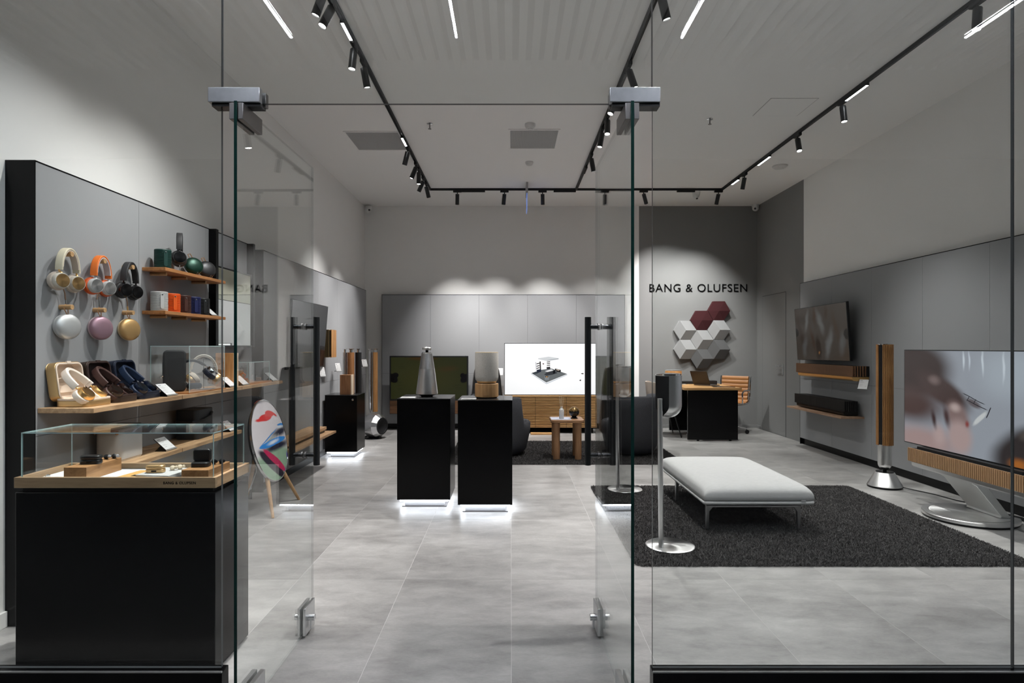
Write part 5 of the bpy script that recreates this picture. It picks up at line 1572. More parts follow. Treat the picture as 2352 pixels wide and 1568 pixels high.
MB(tb).box(2.54, 2.66, 9.22, 9.30, 0.745, 0.750).build('paper', M['whiteplastic'], tb)
bx = thing('cash_box', 'small black box on the desk behind the laptop', 'box', (3.06, 9.30, 0.745))
MB(bx).box(2.99, 3.13, 9.24, 9.38, 0.745, 0.80).build('box', M['blackmatte'], bx, bev=0.002)
tl = thing('tablet', 'dark tablet lying on the front right of the desk', 'tablet', (3.02, 8.66, 0.745), -8)
MB().prism(rrect(0.30, 0.16, 0.012), 0, 0.008).build('tablet', M['screenoff'], tl, bev=0.001)

# tan office chair
oc = thing('office_chair', 'tan ribbed leather office chair with chrome frame behind the desk', 'chair', (3.33, 9.33, 0), -44)
# local: seat faces -Y, back at +Y
def ribbed(mb, w, prof):
    n = len(prof)
    for i in range(n - 1):
        (y0, z0), (y1, z1) = prof[i], prof[i + 1]
        d = Vector((0, y1 - y0, z1 - z0)); L = d.length; d.normalize()
        nrm = Vector((0, -d.z, d.y))
        pts = []; sd_ = []; up = []
        for k in range(5):
            t = k / 4
            b = 0.010 + 0.010 * math.sin(PI * t)
            c = Vector((0, y0, z0)) + d * (L * t)
            pts.append((c, b))
        vs = []
        for (c, b) in pts:
            for sx in (-1, 1):
                vs.append(c + Vector((sx * w / 2, 0, 0)) + nrm * b); 
            for sx in (1, -1):
                vs.append(c + Vector((sx * w / 2, 0, 0)) - nrm * b)
        fs = []
        for k in range(4):
            for j in range(4):
                fs.append((k * 4 + j, k * 4 + (j + 1) % 4, (k + 1) * 4 + (j + 1) % 4, (k + 1) * 4 + j))
        fs += [(3, 2, 1, 0), (16, 17, 18, 19)]
        mb.add(vs, fs)
    return mb
bp = [(0.21, 0.50), (0.222, 0.56), (0.230, 0.62), (0.236, 0.68), (0.242, 0.74), (0.250, 0.80), (0.262, 0.86)]
spf = [(-0.23, 0.465), (-0.16, 0.462), (-0.09, 0.458), (-0.02, 0.455), (0.05, 0.452), (0.12, 0.452), (0.18, 0.468), (0.21, 0.50)]
tan = plain('tan_hide', lin(156, 106, 60), 0.5)
ribbed(MB(), 0.42, bp).build('backrest', tan, oc)
ribbed(MB(), 0.44, spf).build('seat', tan, oc)
for s in (-1, 1):
    MB().tube([(s * 0.235, y + 0.012, z) for y, z in spf + bp[1:]], 0.011, 8).build('side_frame', M['chrome'], oc)
    MB().tube([(s * 0.245, 0.20, 0.62), (s * 0.262, 0.16, 0.655), (s * 0.265, -0.04, 0.655), (s * 0.262, -0.10, 0.62), (s * 0.255, -0.08, 0.50), (s * 0.245, -0.05, 0.458)], 0.011, 8).build('armrest', M['chrome'], oc)
MB().cyl((0, 0, 0.12), (0, 0, 0.45), 0.024, 14).build('gas_lift', M['chrome'], oc)
for k in range(5):
    a = R(72 * k + 20)
    e = Vector((0.27 * math.cos(a), 0.27 * math.sin(a), 0.075))
    MB().tube([(0, 0, 0.125), e * 0.6 + Vector((0, 0, 0.045)), e], [0.02, 0.016, 0.012], 8).build('base_arm', M['chrome'], oc)
    MB().cyl(e + Vector((-0.022 * math.sin(a), 0.022 * math.cos(a), -0.045)), e + Vector((0.022 * math.sin(a), -0.022 * math.cos(a), -0.045)), 0.030, 18).build('caster', M['blackmatte'], oc)

# cream visitor chair
vc = thing('visitor_chair', 'cream shell chair with thin black legs left of the desk', 'chair', (2.25, 9.05, 0), 90)
n = 21; lv = []; H = 3
top_ = []; 
vs = []
for i in range(n):
    a = R(-150 + 300 * i / (n - 1))          # 0 = back (+y)
    hgt = 0.80 if abs(a) < R(55) else (0.80 - 0.16 * min(1, (abs(a) - R(55)) / R(60)))
    for (rr, z) in ((0.17, 0.43), (0.225, 0.50), (0.255, hgt)):
        vs.append((rr * 1.05 * math.sin(a), rr * math.cos(a) * 0.98, z))
    for (rr, z) in ((0.235, hgt), (0.205, 0.50)):
        vs.append((rr * 1.05 * math.sin(a), rr * math.cos(a) * 0.98, z))
fs = []
for i in range(n - 1):
    for j in range(4):
        fs.append((i * 5 + j, (i + 1) * 5 + j, (i + 1) * 5 + j + 1, i * 5 + j + 1))
fs += [(0, 1, 2, 3, 4), tuple((n - 1) * 5 + k for k in (4, 3, 2, 1, 0))]
creamf = plain('cream_shell', lin(186, 174, 162), 0.8)
MB().add(vs, fs).build('shell', creamf, vc)
MB().prism(rrect(0.42, 0.42, 0.12, 6), 0.42, 0.50).build('seat', creamf, vc, bev=0.02, seg=3)
for sx in (-1, 1):
    for sy in (-1, 1):
        MB().cyl((sx * 0.23, sy * 0.22, 0.0), (sx * 0.13, sy * 0.12, 0.43), 0.008, 10, 0.011).build('leg', M['blackmetal'], vc)

# ================================================================== LOUNGE
def pile(name, mat, parent, x0, x1, y0, y1, z0, n, h, w, seed, holes=()):
    rng = np.random.default_rng(seed)
    px_ = rng.uniform(x0, x1, n); py_ = rng.uniform(y0, y1, n)
    keep = np.ones(n, bool)
    qx = np.maximum(np.abs(px_ - (x0 + x1) / 2) - ((x1 - x0) / 2 - 0.05), 0); qy = np.maximum(np.abs(py_ - (y0 + y1) / 2) - ((y1 - y0) / 2 - 0.05), 0)
    keep &= np.hypot(qx, qy) < 0.05
    for (hx, hy, hr_) in holes:            # pile pressed flat under the round speaker feet
        keep &= (px_ - hx) ** 2 + (py_ - hy) ** 2 > hr_ ** 2
    px_, py_ = px_[keep], py_[keep]; n = len(px_)
    az = rng.uniform(0, 2 * np.pi, n); hh = h * rng.uniform(0.7, 1.15, n)
    lean = rng.uniform(0.1, 0.9, n) * hh
    laz = rng.uniform(0, 2 * np.pi, n)
    dx, dy = np.cos(az) * w / 2, np.sin(az) * w / 2
    tx, ty_ = np.cos(laz) * lean, np.sin(laz) * lean
    V = np.zeros((n, 5, 3), np.float32)
    V[:, 0] = np.stack([px_ - dx, py_ - dy, np.full(n, z0)], 1)
    V[:, 1] = np.stack([px_ + dx, py_ + dy, np.full(n, z0)], 1)
    V[:, 2] = np.stack([px_ + dx * 0.9 + tx * 0.35, py_ + dy * 0.9 + ty_ * 0.35, z0 + hh * 0.6], 1)
    V[:, 3] = np.stack([px_ - dx * 0.9 + tx * 0.35, py_ - dy * 0.9 + ty_ * 0.35, z0 + hh * 0.6], 1)
    V[:, 4] = np.stack([px_ + tx, py_ + ty_, z0 + hh], 1)
    me = bpy.data.meshes.new(name)
    me.vertices.add(n * 5); me.vertices.foreach_set('co', V.reshape(-1))
    base = (np.arange(n) * 5)[:, None]
    loops = np.concatenate([base + np.array([0, 1, 2, 3]), base + np.array([3, 2, 4])], 1).reshape(-1)
    me.loops.add(n * 7); me.loops.foreach_set('vertex_index', loops.astype(np.int32))
    me.polygons.add(n * 2)
    ls = (np.arange(n) * 7)[:, None] + np.array([0, 4])
    me.polygons.foreach_set('loop_start', ls.reshape(-1).astype(np.int32))
    me.update(calc_edges=True); me.validate()
    me.materials.append(mat)
    o = bpy.data.objects.new(name, me); C.objects.link(o); o.parent = parent
    o['kind'] = 'stuff'
    return o
def rug(label, x0, x1, y0, y1, n, seed, holes=()):
    cx, cy = (x0 + x1) / 2, (y0 + y1) / 2
    r = thing('shaggy_rug', label, 'rug', (cx, cy, 0))
    MB().prism(rrect(x1 - x0 - 0.03, y1 - y0 - 0.03, 0.05, 5), 0.0005, 0.008).build('backing', M['rugback'], r)
    pile('pile', M['pile'], r, x0 - cx, x1 - cx, y0 - cy, y1 - cy, 0.003, n, 0.0195, 0.0062, seed, [(a - cx, b - cy, c) for a, b, c in holes])
rug('charcoal shaggy rug under the light grey bench', 0.745, 3.15, 3.63, 5.70, 230000, 1, [(1.038, 3.97, 0.156), (1.038, 5.55, 0.156)])
rug('dark shaggy rug under the two armchairs', -0.72, 1.95, 6.78, 8.42, 110000, 2)

# bench
bn = thing('upholstered_bench', 'light grey upholstered bench on slim metal legs on the near rug', 'bench', (1.725, 4.845, 0.012))
bx0, bx1, by0, by1 = -0.385, 0.385, -0.625, 0.625
# cushion: domed rounded slab
nx, ny = 28, 40
vs = []; fs = []
def cz(u, v):
    e = (1 - abs(u) ** 10) * (1 - abs(v) ** 12)
    return 0.262 + 0.070 * max(0.0, e) ** 0.35 + 0.018 * (1 - u * u) * (1 - v * v)
for j in range(ny + 1):
    for i in range(nx + 1):
        u = math.sin((i / nx - 0.5) * PI); v = math.sin((j / ny - 0.5) * PI)
        k = 1 - 0.012 * (abs(u * v) ** 8)
        vs.append((u * 0.385 * k, v * 0.625 * k, cz(u, v)))
for j in range(ny):
    for i in range(nx):
        a = j * (nx + 1) + i
        fs.append((a, a + 1, a + nx + 2, a + nx + 1))
m0 = len(vs)
rim = [i for i in range(nx + 1)] + [(j + 1) * (nx + 1) - 1 for j in range(1, ny + 1)] + [ny * (nx + 1) + i for i in range(nx - 1, -1, -1)] + [j * (nx + 1) for j in range(ny - 1, 0, -1)]
for q in rim:
    x, y, z = vs[q]; vs.append((x * 1.004, y * 1.003, 0.245))
for q in rim:
    x, y, z = vs[q]; vs.append((x * 0.985, y * 0.99, 0.232))
k = len(rim)
for i in range(k):
    j = (i + 1) % k
    fs.append((rim[i], m0 + i, m0 + j, rim[j])); fs.append((m0 + i, m0 + k + i, m0 + k + j, m0 + j))
fs.append([m0 + k + i for i in range(k)])
MB().add(vs, fs).build('cushion', M['bench'], bn, angle=60)
MB().prism(rrect(0.775, 1.255, 0.03, 4), 0.205, 0.229).build('padded_platform', M['bench'], bn, bev=0.010, seg=3)
MB().box(-0.30, 0.30, -0.50, 0.50, 0.165, 0.206).build('beam', plain('dark_frame', (0.09, 0.09, 0.09), 0.5), bn, bev=0.004)
for y in (-0.50, 0.30):
    MB().box(-0.335, 0.335, y - 0.016, y + 0.016, 0.160, 0.174).build('leg_bar', M['steel'], bn, bev=0.003)
    for s in (-1, 1):
        MB().add([(s * 0.335, y - 0.017, 0.172), (s * 0.335, y + 0.017, 0.172), (s * 0.29, y + 0.017, 0.160), (s * 0.29, y - 0.017, 0.160),
                  (s * 0.312, y - 0.012, 0.13), (s * 0.312, y + 0.012, 0.13), (s * 0.335, y + 0.012, 0.0), (s * 0.335, y - 0.012, 0.0), (s * 0.316, y + 0.012, 0.0), (s * 0.316, y - 0.012, 0.0)],
                 [(0, 1, 2, 3), (3, 2, 5, 4), (4, 5, 8, 9), (9, 8, 6, 7), (0, 7, 6, 1), (0, 3, 4, 9, 7), (1, 6, 8, 5, 2)]).build('leg', M['steel'], bn, bev=0.002)
MB().box(0.285, 0.315, -0.632, -0.628, 0.226, 0.240).build('fabric_tag', M['greyplastic'], bn)

# stand speakers
def stand_speaker(label, x, y, finish):
    r = thing('stand_speaker', label, 'speaker', (x, y, 0), group='rounded speakers on slim stands beside the rug')
    zt = 0.026
    MB().lathe([(0.157, zt - 0.008), (0.157, zt - 0.004), (0.150, zt), (0.001, zt + 0.001)], 64).build('base_disc', M['spun'], r)
    P0 = Vector((-0.072, -0.055, zt)); 
    MB().cyl(P0, P0 + Vector((-0.010, -0.010, 0.955)), 0.0165, 24).build('pole', M['alu'], r, bev=0.001)
    hc = Vector((-0.006, 0.012, 0))
    rr, zc, ztop = 0.0835, 0.935, 1.128
    prof = [(0.001, zc - rr)]
    for k in range(1, 13):
        a = R(90 * k / 12)
        prof.append((rr * math.sin(a), zc - rr * math.cos(a)))
    prof += [(rr, ztop)]
    MB().lathe(prof + [(rr - 0.006, ztop + 0.0005)], 56, Matrix.Translation(hc), cap=False).build('shell', plain('shell_alu', (0.86, 0.86, 0.865), 0.36, 1.0, aniso=0.5, radial='Z'), r)
    MB().lathe([(rr - 0.004, ztop), (rr - 0.004, ztop + 0.008), (rr - 0.012, ztop + 0.011), (0.001, ztop + 0.009)], 48, Matrix.Translation(hc)).build('glass_top', M['chrome'], r)
    if finish == 0:
        rows = []
        for t in (24, 28, 34, 41, 49, 58, 68, 79, 90):
            sh_ = 66 * (1 - (t - 24) / 66.0) ** 2.2
            rows.append((rr * 1.014 * math.sin(R(t)), zc - rr * 1.014 * math.cos(R(t)), sh_))
        rows.append((rr * 1.014, ztop - 0.004, 0.0))
        vs = []; fs = []; na = 26
        for (q0, q1, sh_) in rows:
            for k in range(na + 1):
                a = R(95 + sh_ + (257 - 95 - 2 * sh_) * k / na)
                vs.append(hc + Vector((q0 * math.cos(a), q0 * math.sin(a), q1)))
        for m_ in range(len(rows) - 1):
            for k in range(na):
                fs.append((m_ * (na + 1) + k, m_ * (na + 1) + k + 1, (m_ + 1) * (na + 1) + k + 1, (m_ + 1) * (na + 1) + k))
        MB().add(vs, fs).build('fabric_front', M['fabblack'], r)
        MB().cyl(P0 + Vector((-0.004, -0.004, 0.86)), hc + Vector((-0.05, -0.04, 0.895)), 0.010, 12).build('clamp', M['blackmatte'], r)
    else:
        p2 = [(rr * 1.012 * math.sin(R(t)), zc + 0.010 - rr * 0.97 * math.cos(R(t))) for t in (35, 50, 65, 78, 90)] + [(rr * 1.012, ztop - 0.004)]
        MB().lathe(p2, 28, Matrix.Translation(hc), a0=R(-62), a1=R(80), cap=False).build('front_backing', M['blackmatte'], r)
        for k in range(14):
            a = R(-60 + 138 * k / 13)
            d = Vector((math.cos(a), math.sin(a), 0))
            pts = [hc + d * (q[0] + 0.002) + Vector((0, 0, q[1])) for q in p2]
            MB().tube(pts, 0.0055, 6).build('slat', M['walnuty'], r)
        MB().cyl(P0 + Vector((-0.004, -0.004, 0.86)), hc + Vector((-0.05, -0.04, 0.895)), 0.010, 12).build('clamp', M['blackmatte'], r)
stand_speaker('rounded silver and black speaker on a slim stand at the near left of the rug', 1.038, 3.97, 0)
stand_speaker('rounded wood slatted speaker on a slim stand at the far left of the rug', 1.038, 5.55, 1)

# armchairs
def armchair(label, x, y, face):
    """face: direction angle in degrees the sitter looks to (0=+x, 90=+y)"""
    r = thing('tub_armchair', label, 'armchair', (x, y, 0.012), face - 90, group='charcoal tub armchairs')
    n = 56; vs = []; lev = 9
    def H(a):       # a: angle from the back centre, 0..180
        t = abs(a)
        if t < 88: return 0.715 + 0.01 * math.cos(R(t))
        if t < 102:
            q = (t - 88) / 14; q = q * q * (3 - 2 * q)
            return 0.725 * (1 - q) + 0.405 * q
        return 0.405
    for i in range(n):
        a = -180 + 360 * i / n
        h = H(a)
        ca_, sa_ = math.cos(R(a)), math.sin(R(a))
        for k in range(lev):
            t = k / (lev - 1)
            z = 0.03 + (h - 0.03) * t
            zz = z / 0.72
            rad = 0.285 + 0.105 * (1 - (1 - min(1, zz)) ** 1.8)
            edge = 0.0
            if k == lev - 1: edge = 0.030
            elif k == lev - 2: z = h - 0.022; edge = 0.006
            if k == 0: edge = 0.03
            stretch = 1.0 if abs(a) < 90 else 1.0 + 0.06 * (abs(a) - 90) / 90
            vs.append((-(rad - edge) * sa_, -(rad - edge) * ca_ * stretch, z))
        for (dr_, dz) in ((0.060, -0.005), (0.085, -0.06)):
            z = h + dz
            rad = 0.39 - dr_
            vs.append((-rad * sa_, -rad * ca_, max(z, 0.36)))
    L = lev + 2
    fs = []
    for i in range(n):
        j = (i + 1) % n
        for k in range(L - 1):
            fs.append((i * L + k, j * L + k, j * L + k + 1, i * L + k + 1))
    fs.append([i * L for i in range(n)])
    fs.append([i * L + L - 1 for i in range(n)][::-1]) if False else None
    fs = [f for f in fs if f]
    MB().add(vs, fs).build('tub_shell', M['armchair'], r, angle=70)
    MB().lathe([(0.20, 0.30), (0.305, 0.32), (0.318, 0.38), (0.300, 0.415), (0.22, 0.43), (0.001, 0.435)], 40).build('seat_cushion', M['armchair'], r)
    MB().lathe([(0.20, 0.0), (0.20, 0.035)], 32).build('plinth_ring', M['blackmatte'], r)
armchair('charcoal tub armchair partly hidden behind the right aisle plinth', -0.12, 7.42, 40)
armchair('charcoal tub armchair seen through the right door leaf', 1.47, 7.46, 132)

# side table
tbx = thing('side_table', 'small oak side table with four thick round legs between the armchairs', 'side table', (0.655, 7.17, 0.012))
ok = wood('oak_table', (0.24, 0.12, 0.055), (0.42, 0.235, 0.12), 'Z')
MB().prism(rrect(0.385, 0.40, 0.05, 5), 0.430, 0.462).build('top', wood('oak_table_top', (0.24, 0.12, 0.055), (0.42, 0.235, 0.12), 'X'), tbx, bev=0.006, seg=3)
for sx in (-1, 1):
    for sy in (-1, 1):
        MB().lathe([(0.056 * 0.5 + 0.012, 0.0), (0.040, 0.004), (0.040, 0.430)], 28, TR((sx * 0.125, sy * 0.12, 0))).build('leg', ok, tbx)
lf = thing('leaflet', 'pale blue sheet lying on the side table', 'leaflet', (0.60, 7.14, 0.474))
MB().box(-0.13, 0.10, -0.13, 0.12, 0, 0.003).build('sheet', plain('pale_blue_paper', lin(190, 196, 214), 0.5), lf)
rd = thing('reed_diffuser', 'white bottle with reed sticks on the side table', 'reed diffuser', (0.592, 7.10, 0.477))
MB().lathe([(0.024, 0), (0.028, 0.004), (0.029, 0.095), (0.024, 0.112), (0.012, 0.122), (0.012, 0.140)], 32).build('bottle', plain('white_ceramic', (0.68, 0.68, 0.66), 0.35), rd)
for k, (dx, dy) in enumerate(((-0.028, 0.0), (-0.016, 0.012), (-0.004, -0.01), (0.008, 0.008), (0.026, 0.0))):
    MB().cyl((dx * 0.25, dy * 0.25, 0.07), (dx, dy, 0.265), 0.0018, 6).build('reed', plain('reed', lin(206, 190, 166), 0.7), rd)
gb = thing('globe_speaker', 'small black and gold globe on the side table', 'globe speaker', (0.745, 7.16, 0.474))
MB().lathe([(0.040, 0), (0.042, 0.006), (0.030, 0.016)], 32).build('foot', M['blackmatte'], gb)
MB().lathe([(0.020, 0.012)] + [(0.060 * math.sin(R(t)), 0.076 - 0.060 * math.cos(R(t))) for t in range(30, 106, 8)], 40).build('lower_bowl', plain('globe_black', (0.012, 0.010, 0.008), 0.15), gb)
MB().lathe([(0.060 * math.sin(R(t)), 0.076 - 0.060 * math.cos(R(t))) for t in range(102, 180, 8)] + [(0.001, 0.136)], 40).build('gold_cap', plain('globe_gold', (0.42, 0.27, 0.11), 0.16, 1.0), gb)

# ================================================================== RIGHT WALL
blur = picture('curtain_screen', (0.030, 0.023, 0.018), [
    (0.10, 0.55, 0.08, 0.5, 12, (0.020, 0.012, 0.008), 0.9, 'e'), (0.25, 0.75, 0.06, 0.30, -10, (0.075, 0.072, 0.070), 0.9, 'e'),
    (0.35, 0.40, 0.06, 0.40, 8, (0.026, 0.013, 0.007), 0.9, 'e'), (0.42, 0.85, 0.05, 0.3, 0, (0.028, 0.014, 0.007), 0.9, 'e'),
    (0.52, 0.70, 0.07, 0.35, 14, (0.072, 0.069, 0.067), 0.9, 'e'), (0.62, 0.88, 0.06, 0.2, 0, (0.024, 0.013, 0.008), 0.9, 'e'),
    (0.18, 0.25, 0.07, 0.3, -8, (0.054, 0.052, 0.051), 0.9, 'e'), (0.66, 0.30, 0.08, 0.40, -14, (0.078, 0.076, 0.075), 0.9, 'e'),
    (0.80, 0.60, 0.06, 0.45, 10, (0.030, 0.018, 0.011), 0.9, 'e'), (0.90, 0.30, 0.07, 0.3, -6, (0.056, 0.054, 0.053), 0.9, 'e'),
    (0.46, 0.22, 0.07, 0.32, 0, (0.012, 0.006, 0.003), 0.6, 'e'), (0.46, 0.13, 0.02, 0.05, 0, (0.16, 0.07, 0.02), 0.9, 'e'),
    (0.02, 0.53, 0.045, 0.10, 0, (0.004, 0.002, 0.001), 0.4, 'e'), (0.975, 0.46, 0.05, 0.12, 0, (0.004, 0.002, 0.001), 0.4, 'e')], strength=1.0, rough=0.2, warp=0.10, wscale=4, spec=0.2)
tvc, _ = television('television', 'tilted television with a dark brown blurred picture on the right wall', ((3.835, 8.15, 1.140), (3.835, 6.885, 1.150), (3.750, 6.815, 1.822), (3.750, 8.06, 1.812)), 0.03, blur, 0.008)
MB(tvc).box(3.86, 3.927, 7.3, 7.65, 1.35, 1.60).build('wall_bracket', M['blackmetal'], tvc)

def soundbar(label, xf, xw, y0, y1, z0, z1, slat, under, backm, pitch=0.0125, group=None, loc_z=None):
    """slatted bar facing -x; near end y0, far end y1"""
    r = thing('slatted_sound_bar', label, 'sound bar', ((xf + xw) / 2, (y0 + y1) / 2, z0 - 0.05), group=group)
    cr_ = MB(r).box(xf + 0.012, xw, y0 + 0.015, y1 - 0.015, z0, z1 - 0.003).build('core', M['blackmatte'], r, bev=0.004)
    n = int((y1 - y0) / pitch)
    proto = None
    for i in range(n):
        y = y0 + (i + 0.5) * (y1 - y0) / n
        if proto is None:
            proto = MB().box(-0.006, 0.006, -pitch * 0.35, pitch * 0.35, z0, z1).build('slat', slat, cr_)
            o = proto
        else:
            o = proto.copy(); C.objects.link(o); o.parent = cr_
        o.location = (xf + 0.006 - ORG[r].x, y - ORG[r].y, -ORG[r].z)
    for i in range(5):                       # slats wrapping round the near end
        x = xf + 0.03 + i * (xw - xf - 0.05) / 5
        MB(r).box(x - 0.005, x + 0.005, y0, y0 + 0.014, z0, z1).build('end_slat', slat, cr_)
    # metal underside, curved up towards the front
    pr = [(xf + 0.006, z0 - 0.002), (xf + 0.009, z0 - 0.030), (xf + 0.022, z0 - 0.043), (xf + 0.05, z0 - 0.049), (xw, z0 - 0.049), (xw, z0 - 0.002)]
    T = Matrix(((1, 0, 0, 0), (0, 0, 1, 0), (0, 1, 0, 0), (0, 0, 0, 1)))
    MB(r).prism(pr, y0 + 0.02, y1 - 0.04, T).build('metal_underside', under, r, bev=0.003)
    return r
soundbar('wood slatted sound bar with gold underside hanging below the tilted television', 3.735, 3.93, 6.66, 7.98, 0.985, 1.103, M['walnuty'], M['gold'], M['blackmatte'])
sr = board('wall_shelf', 'thin oak shelf on the right wall under the black sound bar', 'shelf', 3.668, 3.93, 6.77, 8.10, 0.512, 0.534, wood('oak_grey', (0.27, 0.16, 0.10), (0.46, 0.30, 0.20), 'Y'))
soundbar('black slatted sound bar standing on the right wall shelf', 3.735, 3.90, 6.83, 8.02, 0.588, 0.705, plain('black_slat', (0.012, 0.011, 0.010), 0.5), plain('black_under', (0.03, 0.028, 0.026), 0.3, 0.8), M['blackmatte'])
s5 = sign('white price sign on the right wall beside the gold sound bar', (3.83, 6.62, 0.855), -58, 0.10, 0.105, 22, wall=0.08)

# column speaker with cone base
co = thing('slatted_column_speaker', 'tall slatted oak column speaker on an aluminium cone base', 'speaker', (3.507, 5.715, 0))
MB().lathe([(0.146, 0.0), (0.146, 0.016)], 56).build('foot', M['black'], co)
MB().lathe([(0.144, 0.016), (0.145, 0.022), (0.082, 0.138), (0.079, 0.142)], 64).build('cone_base', plain('cone_alu', (0.84, 0.84, 0.84), 0.32, 1.0, aniso=0.7, radial='Z'), co)
MB().lathe([(0.077, 0.140), (0.074, 0.147), (0.001, 0.148)], 40).build('base_cap', M['black'], co)
MB().cyl((0, 0, 0.145), (0, 0, 0.18), 0.016, 16).build('pivot', M['black'], co)
pr = [(0.001, 0.162)] + [(0.058 * math.sin(R(t)), 0.162 + 0.058 * (1 - math.cos(R(t)))) for t in range(15, 91, 15)] + [(0.058, 0.405)]
MB().lathe(pr, 48).build('metal_stem', plain('cone_alu', (0.84, 0.84, 0.84), 0.32, 1.0, aniso=0.7, radial='Z'), co)
MB().lathe([(0.061, 0.400), (0.061, 1.332)], 40).build('core', M['blackmatte'], co)
MB().lathe([(0.062, 1.330), (0.062, 1.340), (0.056, 1.343), (0.001, 1.343)], 40).build('metal_cap', M['chrome'], co)
sproto = None
for k in range(32):
    a = R(-132 + 360 * k / 32)
    # open slot facing the aisle on the left-front
    deg = (-132 + 360 * k / 32) % 360
    if 186 < deg < 224:
        continue
    o = MB().box(0.060, 0.0715, -0.0044, 0.0044, 0.395, 1.335).build('slat', M['oakz'], co) if sproto is None else sproto.copy()
    if sproto is None: sproto = o
    else:
        C.objects.link(o); o.parent = co
    o.rotation_euler = (0, 0, a)
pcb = thing('power_cable', 'thin black power cable on the floor behind the column speaker', 'cable', (3.68, 5.6, 0))
MB(pcb).tube([(3.62, 5.66, 0.012), (3.70, 5.55, 0.005), (3.76, 5.40, 0.005), (3.80, 5.20, 0.005), (3.86, 5.05, 0.006)], 0.004, 8).build('cord', M['blackmatte'], pcb)

# large television on its stand
big = picture('sketch_screen', lin(160, 165, 175), [
    (0.80, 0.80, 0.30, 0.35, 0, lin(176, 184, 194), 0.8, 'e'),
    (0.49, 0.92, 0.012, 0.13, 0, lin(214, 222, 232), 0.9, 'e'), (0.53, 0.92, 0.010, 0.13, 0, lin(206, 214, 226), 0.9, 'e'), (0.62, 0.90, 0.012, 0.17, 0, lin(214, 222, 232), 0.9, 'e'), (0.75, 0.86, 0.012, 0.20, 0, lin(214, 222, 232), 0.9, 'e'),
    (0.08, 0.78, 0.40, 0.42, -30, lin(64, 51, 49), 0.48, 'e'), (0.32, 0.60, 0.34, 0.15, -42, lin(76, 60, 58), 0.5, 'e'),
    (0.06, 0.42, 0.42, 0.28, 0, lin(86, 68, 66), 0.75, 'e'), (0.26, 0.70, 0.08, 0.07, -40, lin(124, 106, 104), 0.9, 'e'),
    (0.16, 0.05, 0.44, 0.22, 0, lin(176, 150, 148), 0.75, 'e'),
    (0.44, 0.36, 0.11, 0.20, 15, lin(140, 118, 116), 0.6, 'e'), (0.46, 0.16, 0.12, 0.22, 5, lin(184, 160, 158), 0.6, 'e'), (0.42, 0.44, 0.06, 0.07, 20, lin(192, 172, 168), 0.9, 'e'), (0.30, 0.14, 0.08, 0.18, 0, lin(190, 166, 164), 0.9, 'e'),
    (0.36, 0.34, 0.035, 0.16, 12, lin(80, 60, 60), 0.9, 'e'), (0.26, 0.30, 0.03, 0.14, 8, lin(70, 52, 52), 0.9, 'e'), (0.51, 0.30, 0.022, 0.05, 0, lin(146, 72, 68), 0.9, 'e'),
    (0.56, 0.51, 0.080, 0.045, -36, lin(106, 98, 102), 0.6, 'e'), (0.60, 0.375, 0.022, 0.11, -32, lin(212, 214, 216), 0.5, 'e'),
    (0.56, 0.555, 0.10, 0.004, -28, lin(40, 38, 44), 0.3, 'r'), (0.58, 0.500, 0.09, 0.004, -26, lin(40, 38, 44), 0.3, 'r'), (0.66, 0.44, 0.004, 0.06, -20, lin(50, 48, 54), 0.3, 'r'), (0.52, 0.55, 0.003, 0.03, -20, lin(50, 48, 54), 0.3, 'r'), (0.57, 0.53, 0.003, 0.03, -20, lin(50, 48, 54), 0.3, 'r'),
    (0.98, 0.12, 0.40, 0.30, 42, lin(54, 48, 48), 0.35, 'e'), (0.90, 0.30, 0.10, 0.06, 45, lin(92, 84, 80), 0.9, 'e'), (0.84, 0.03, 0.09, 0.08, 20, lin(176, 104, 40), 0.9, 'e')],
    strength=0.78, rough=0.2, warp=0.04, wscale=3, spec=0.2)
bt, _ = television('television', 'large television with a blurred hand drawing picture on a metal stand', ((3.450, 5.345, 0.482), (3.450, 3.905, 0.482), (3.450, 3.905, 1.288), (3.450, 5.345, 1.288)), 0.03, big, 0.008)
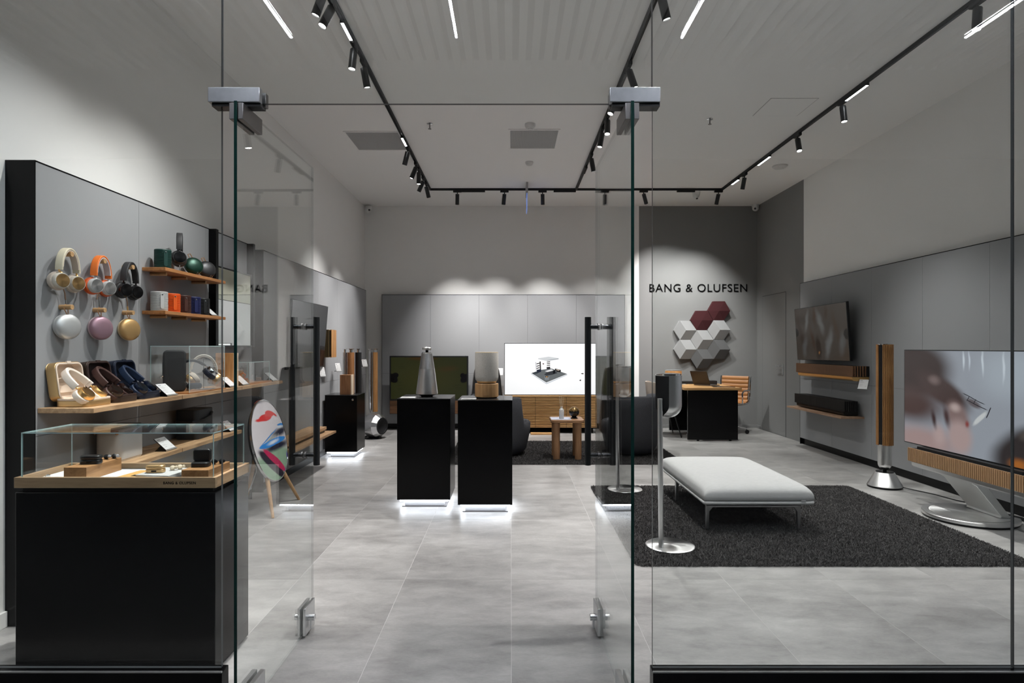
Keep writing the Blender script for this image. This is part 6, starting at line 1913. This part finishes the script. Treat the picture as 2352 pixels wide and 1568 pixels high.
MB(bt).box(3.48, 3.54, 4.2, 5.05, 0.50, 0.95).build('rear_housing', M['blackmetal'], bt, bev=0.005)
bsb = soundbar('long oak slatted sound bar under the large television', 3.365, 3.53, 3.98, 5.17, 0.352, 0.462, wood('oak_slat', (0.36, 0.20, 0.10), (0.60, 0.37, 0.20), 'Z'), M['alu'], M['blackmatte'], pitch=0.019)
MB(bsb).box(3.40, 3.53, 4.05, 5.10, 0.455, 0.480).build('tv_mount', M['blackmatte'], bsb)
ts = thing('television_stand', 'brushed aluminium stand with slanted blade and round foot under the large television', 'television stand', (3.51, 4.665, 0))
MB().lathe([(0.300, 0.0), (0.300, 0.018)], 72).build('rubber_foot', M['black'], ts)
MB().lathe([(0.305, 0.016), (0.308, 0.020), (0.308, 0.038), (0.303, 0.042), (0.262, 0.0425)], 72, cap=False).lathe([(0.308, 0.018), (0.001, 0.018)], 72, cap=False).build('foot_ring', M['alu'], ts)
MB().lathe([(0.258, 0.030), (0.258, 0.0435), (0.254, 0.045), (0.001, 0.046)], 72).build('foot_disc', M['spun'], ts)
bl = []
pr = [(-0.115, 0.318), (-0.085, 0.318), (-0.045, 0.285), (0.155, 0.060), (0.175, 0.046), (0.085, 0.046), (0.09, 0.070), (-0.085, 0.275), (-0.125, 0.300)]
pr = [(-0.13, 0.316), (-0.02, 0.316), (0.185, 0.046), (0.10, 0.046), (0.108, 0.062), (-0.075, 0.285)]
T = Matrix(((1, 0, 0, 0), (0, 0, 1, 0), (0, 1, 0, 0), (0, 0, 0, 1)))
MB().prism(pr, -0.17, 0.17, T).build('blade', plain('satin_blade', (0.84, 0.85, 0.84), 0.38, 1.0), ts, bev=0.004)
pcc = thing('power_cable', 'bundle of black cables behind the television stand', 'cable', (3.8, 4.4, 0))
for k in range(3):
    MB(pcc).tube([(3.72, 4.62 + 0.02 * k, 0.05), (3.78, 4.50, 0.03 + 0.01 * k), (3.82, 4.40 - 0.03 * k, 0.008), (3.86, 4.2 - 0.05 * k, 0.006), (3.88, 3.9, 0.006)], 0.006, 8).build('cord', M['blackmatte'], pcc)
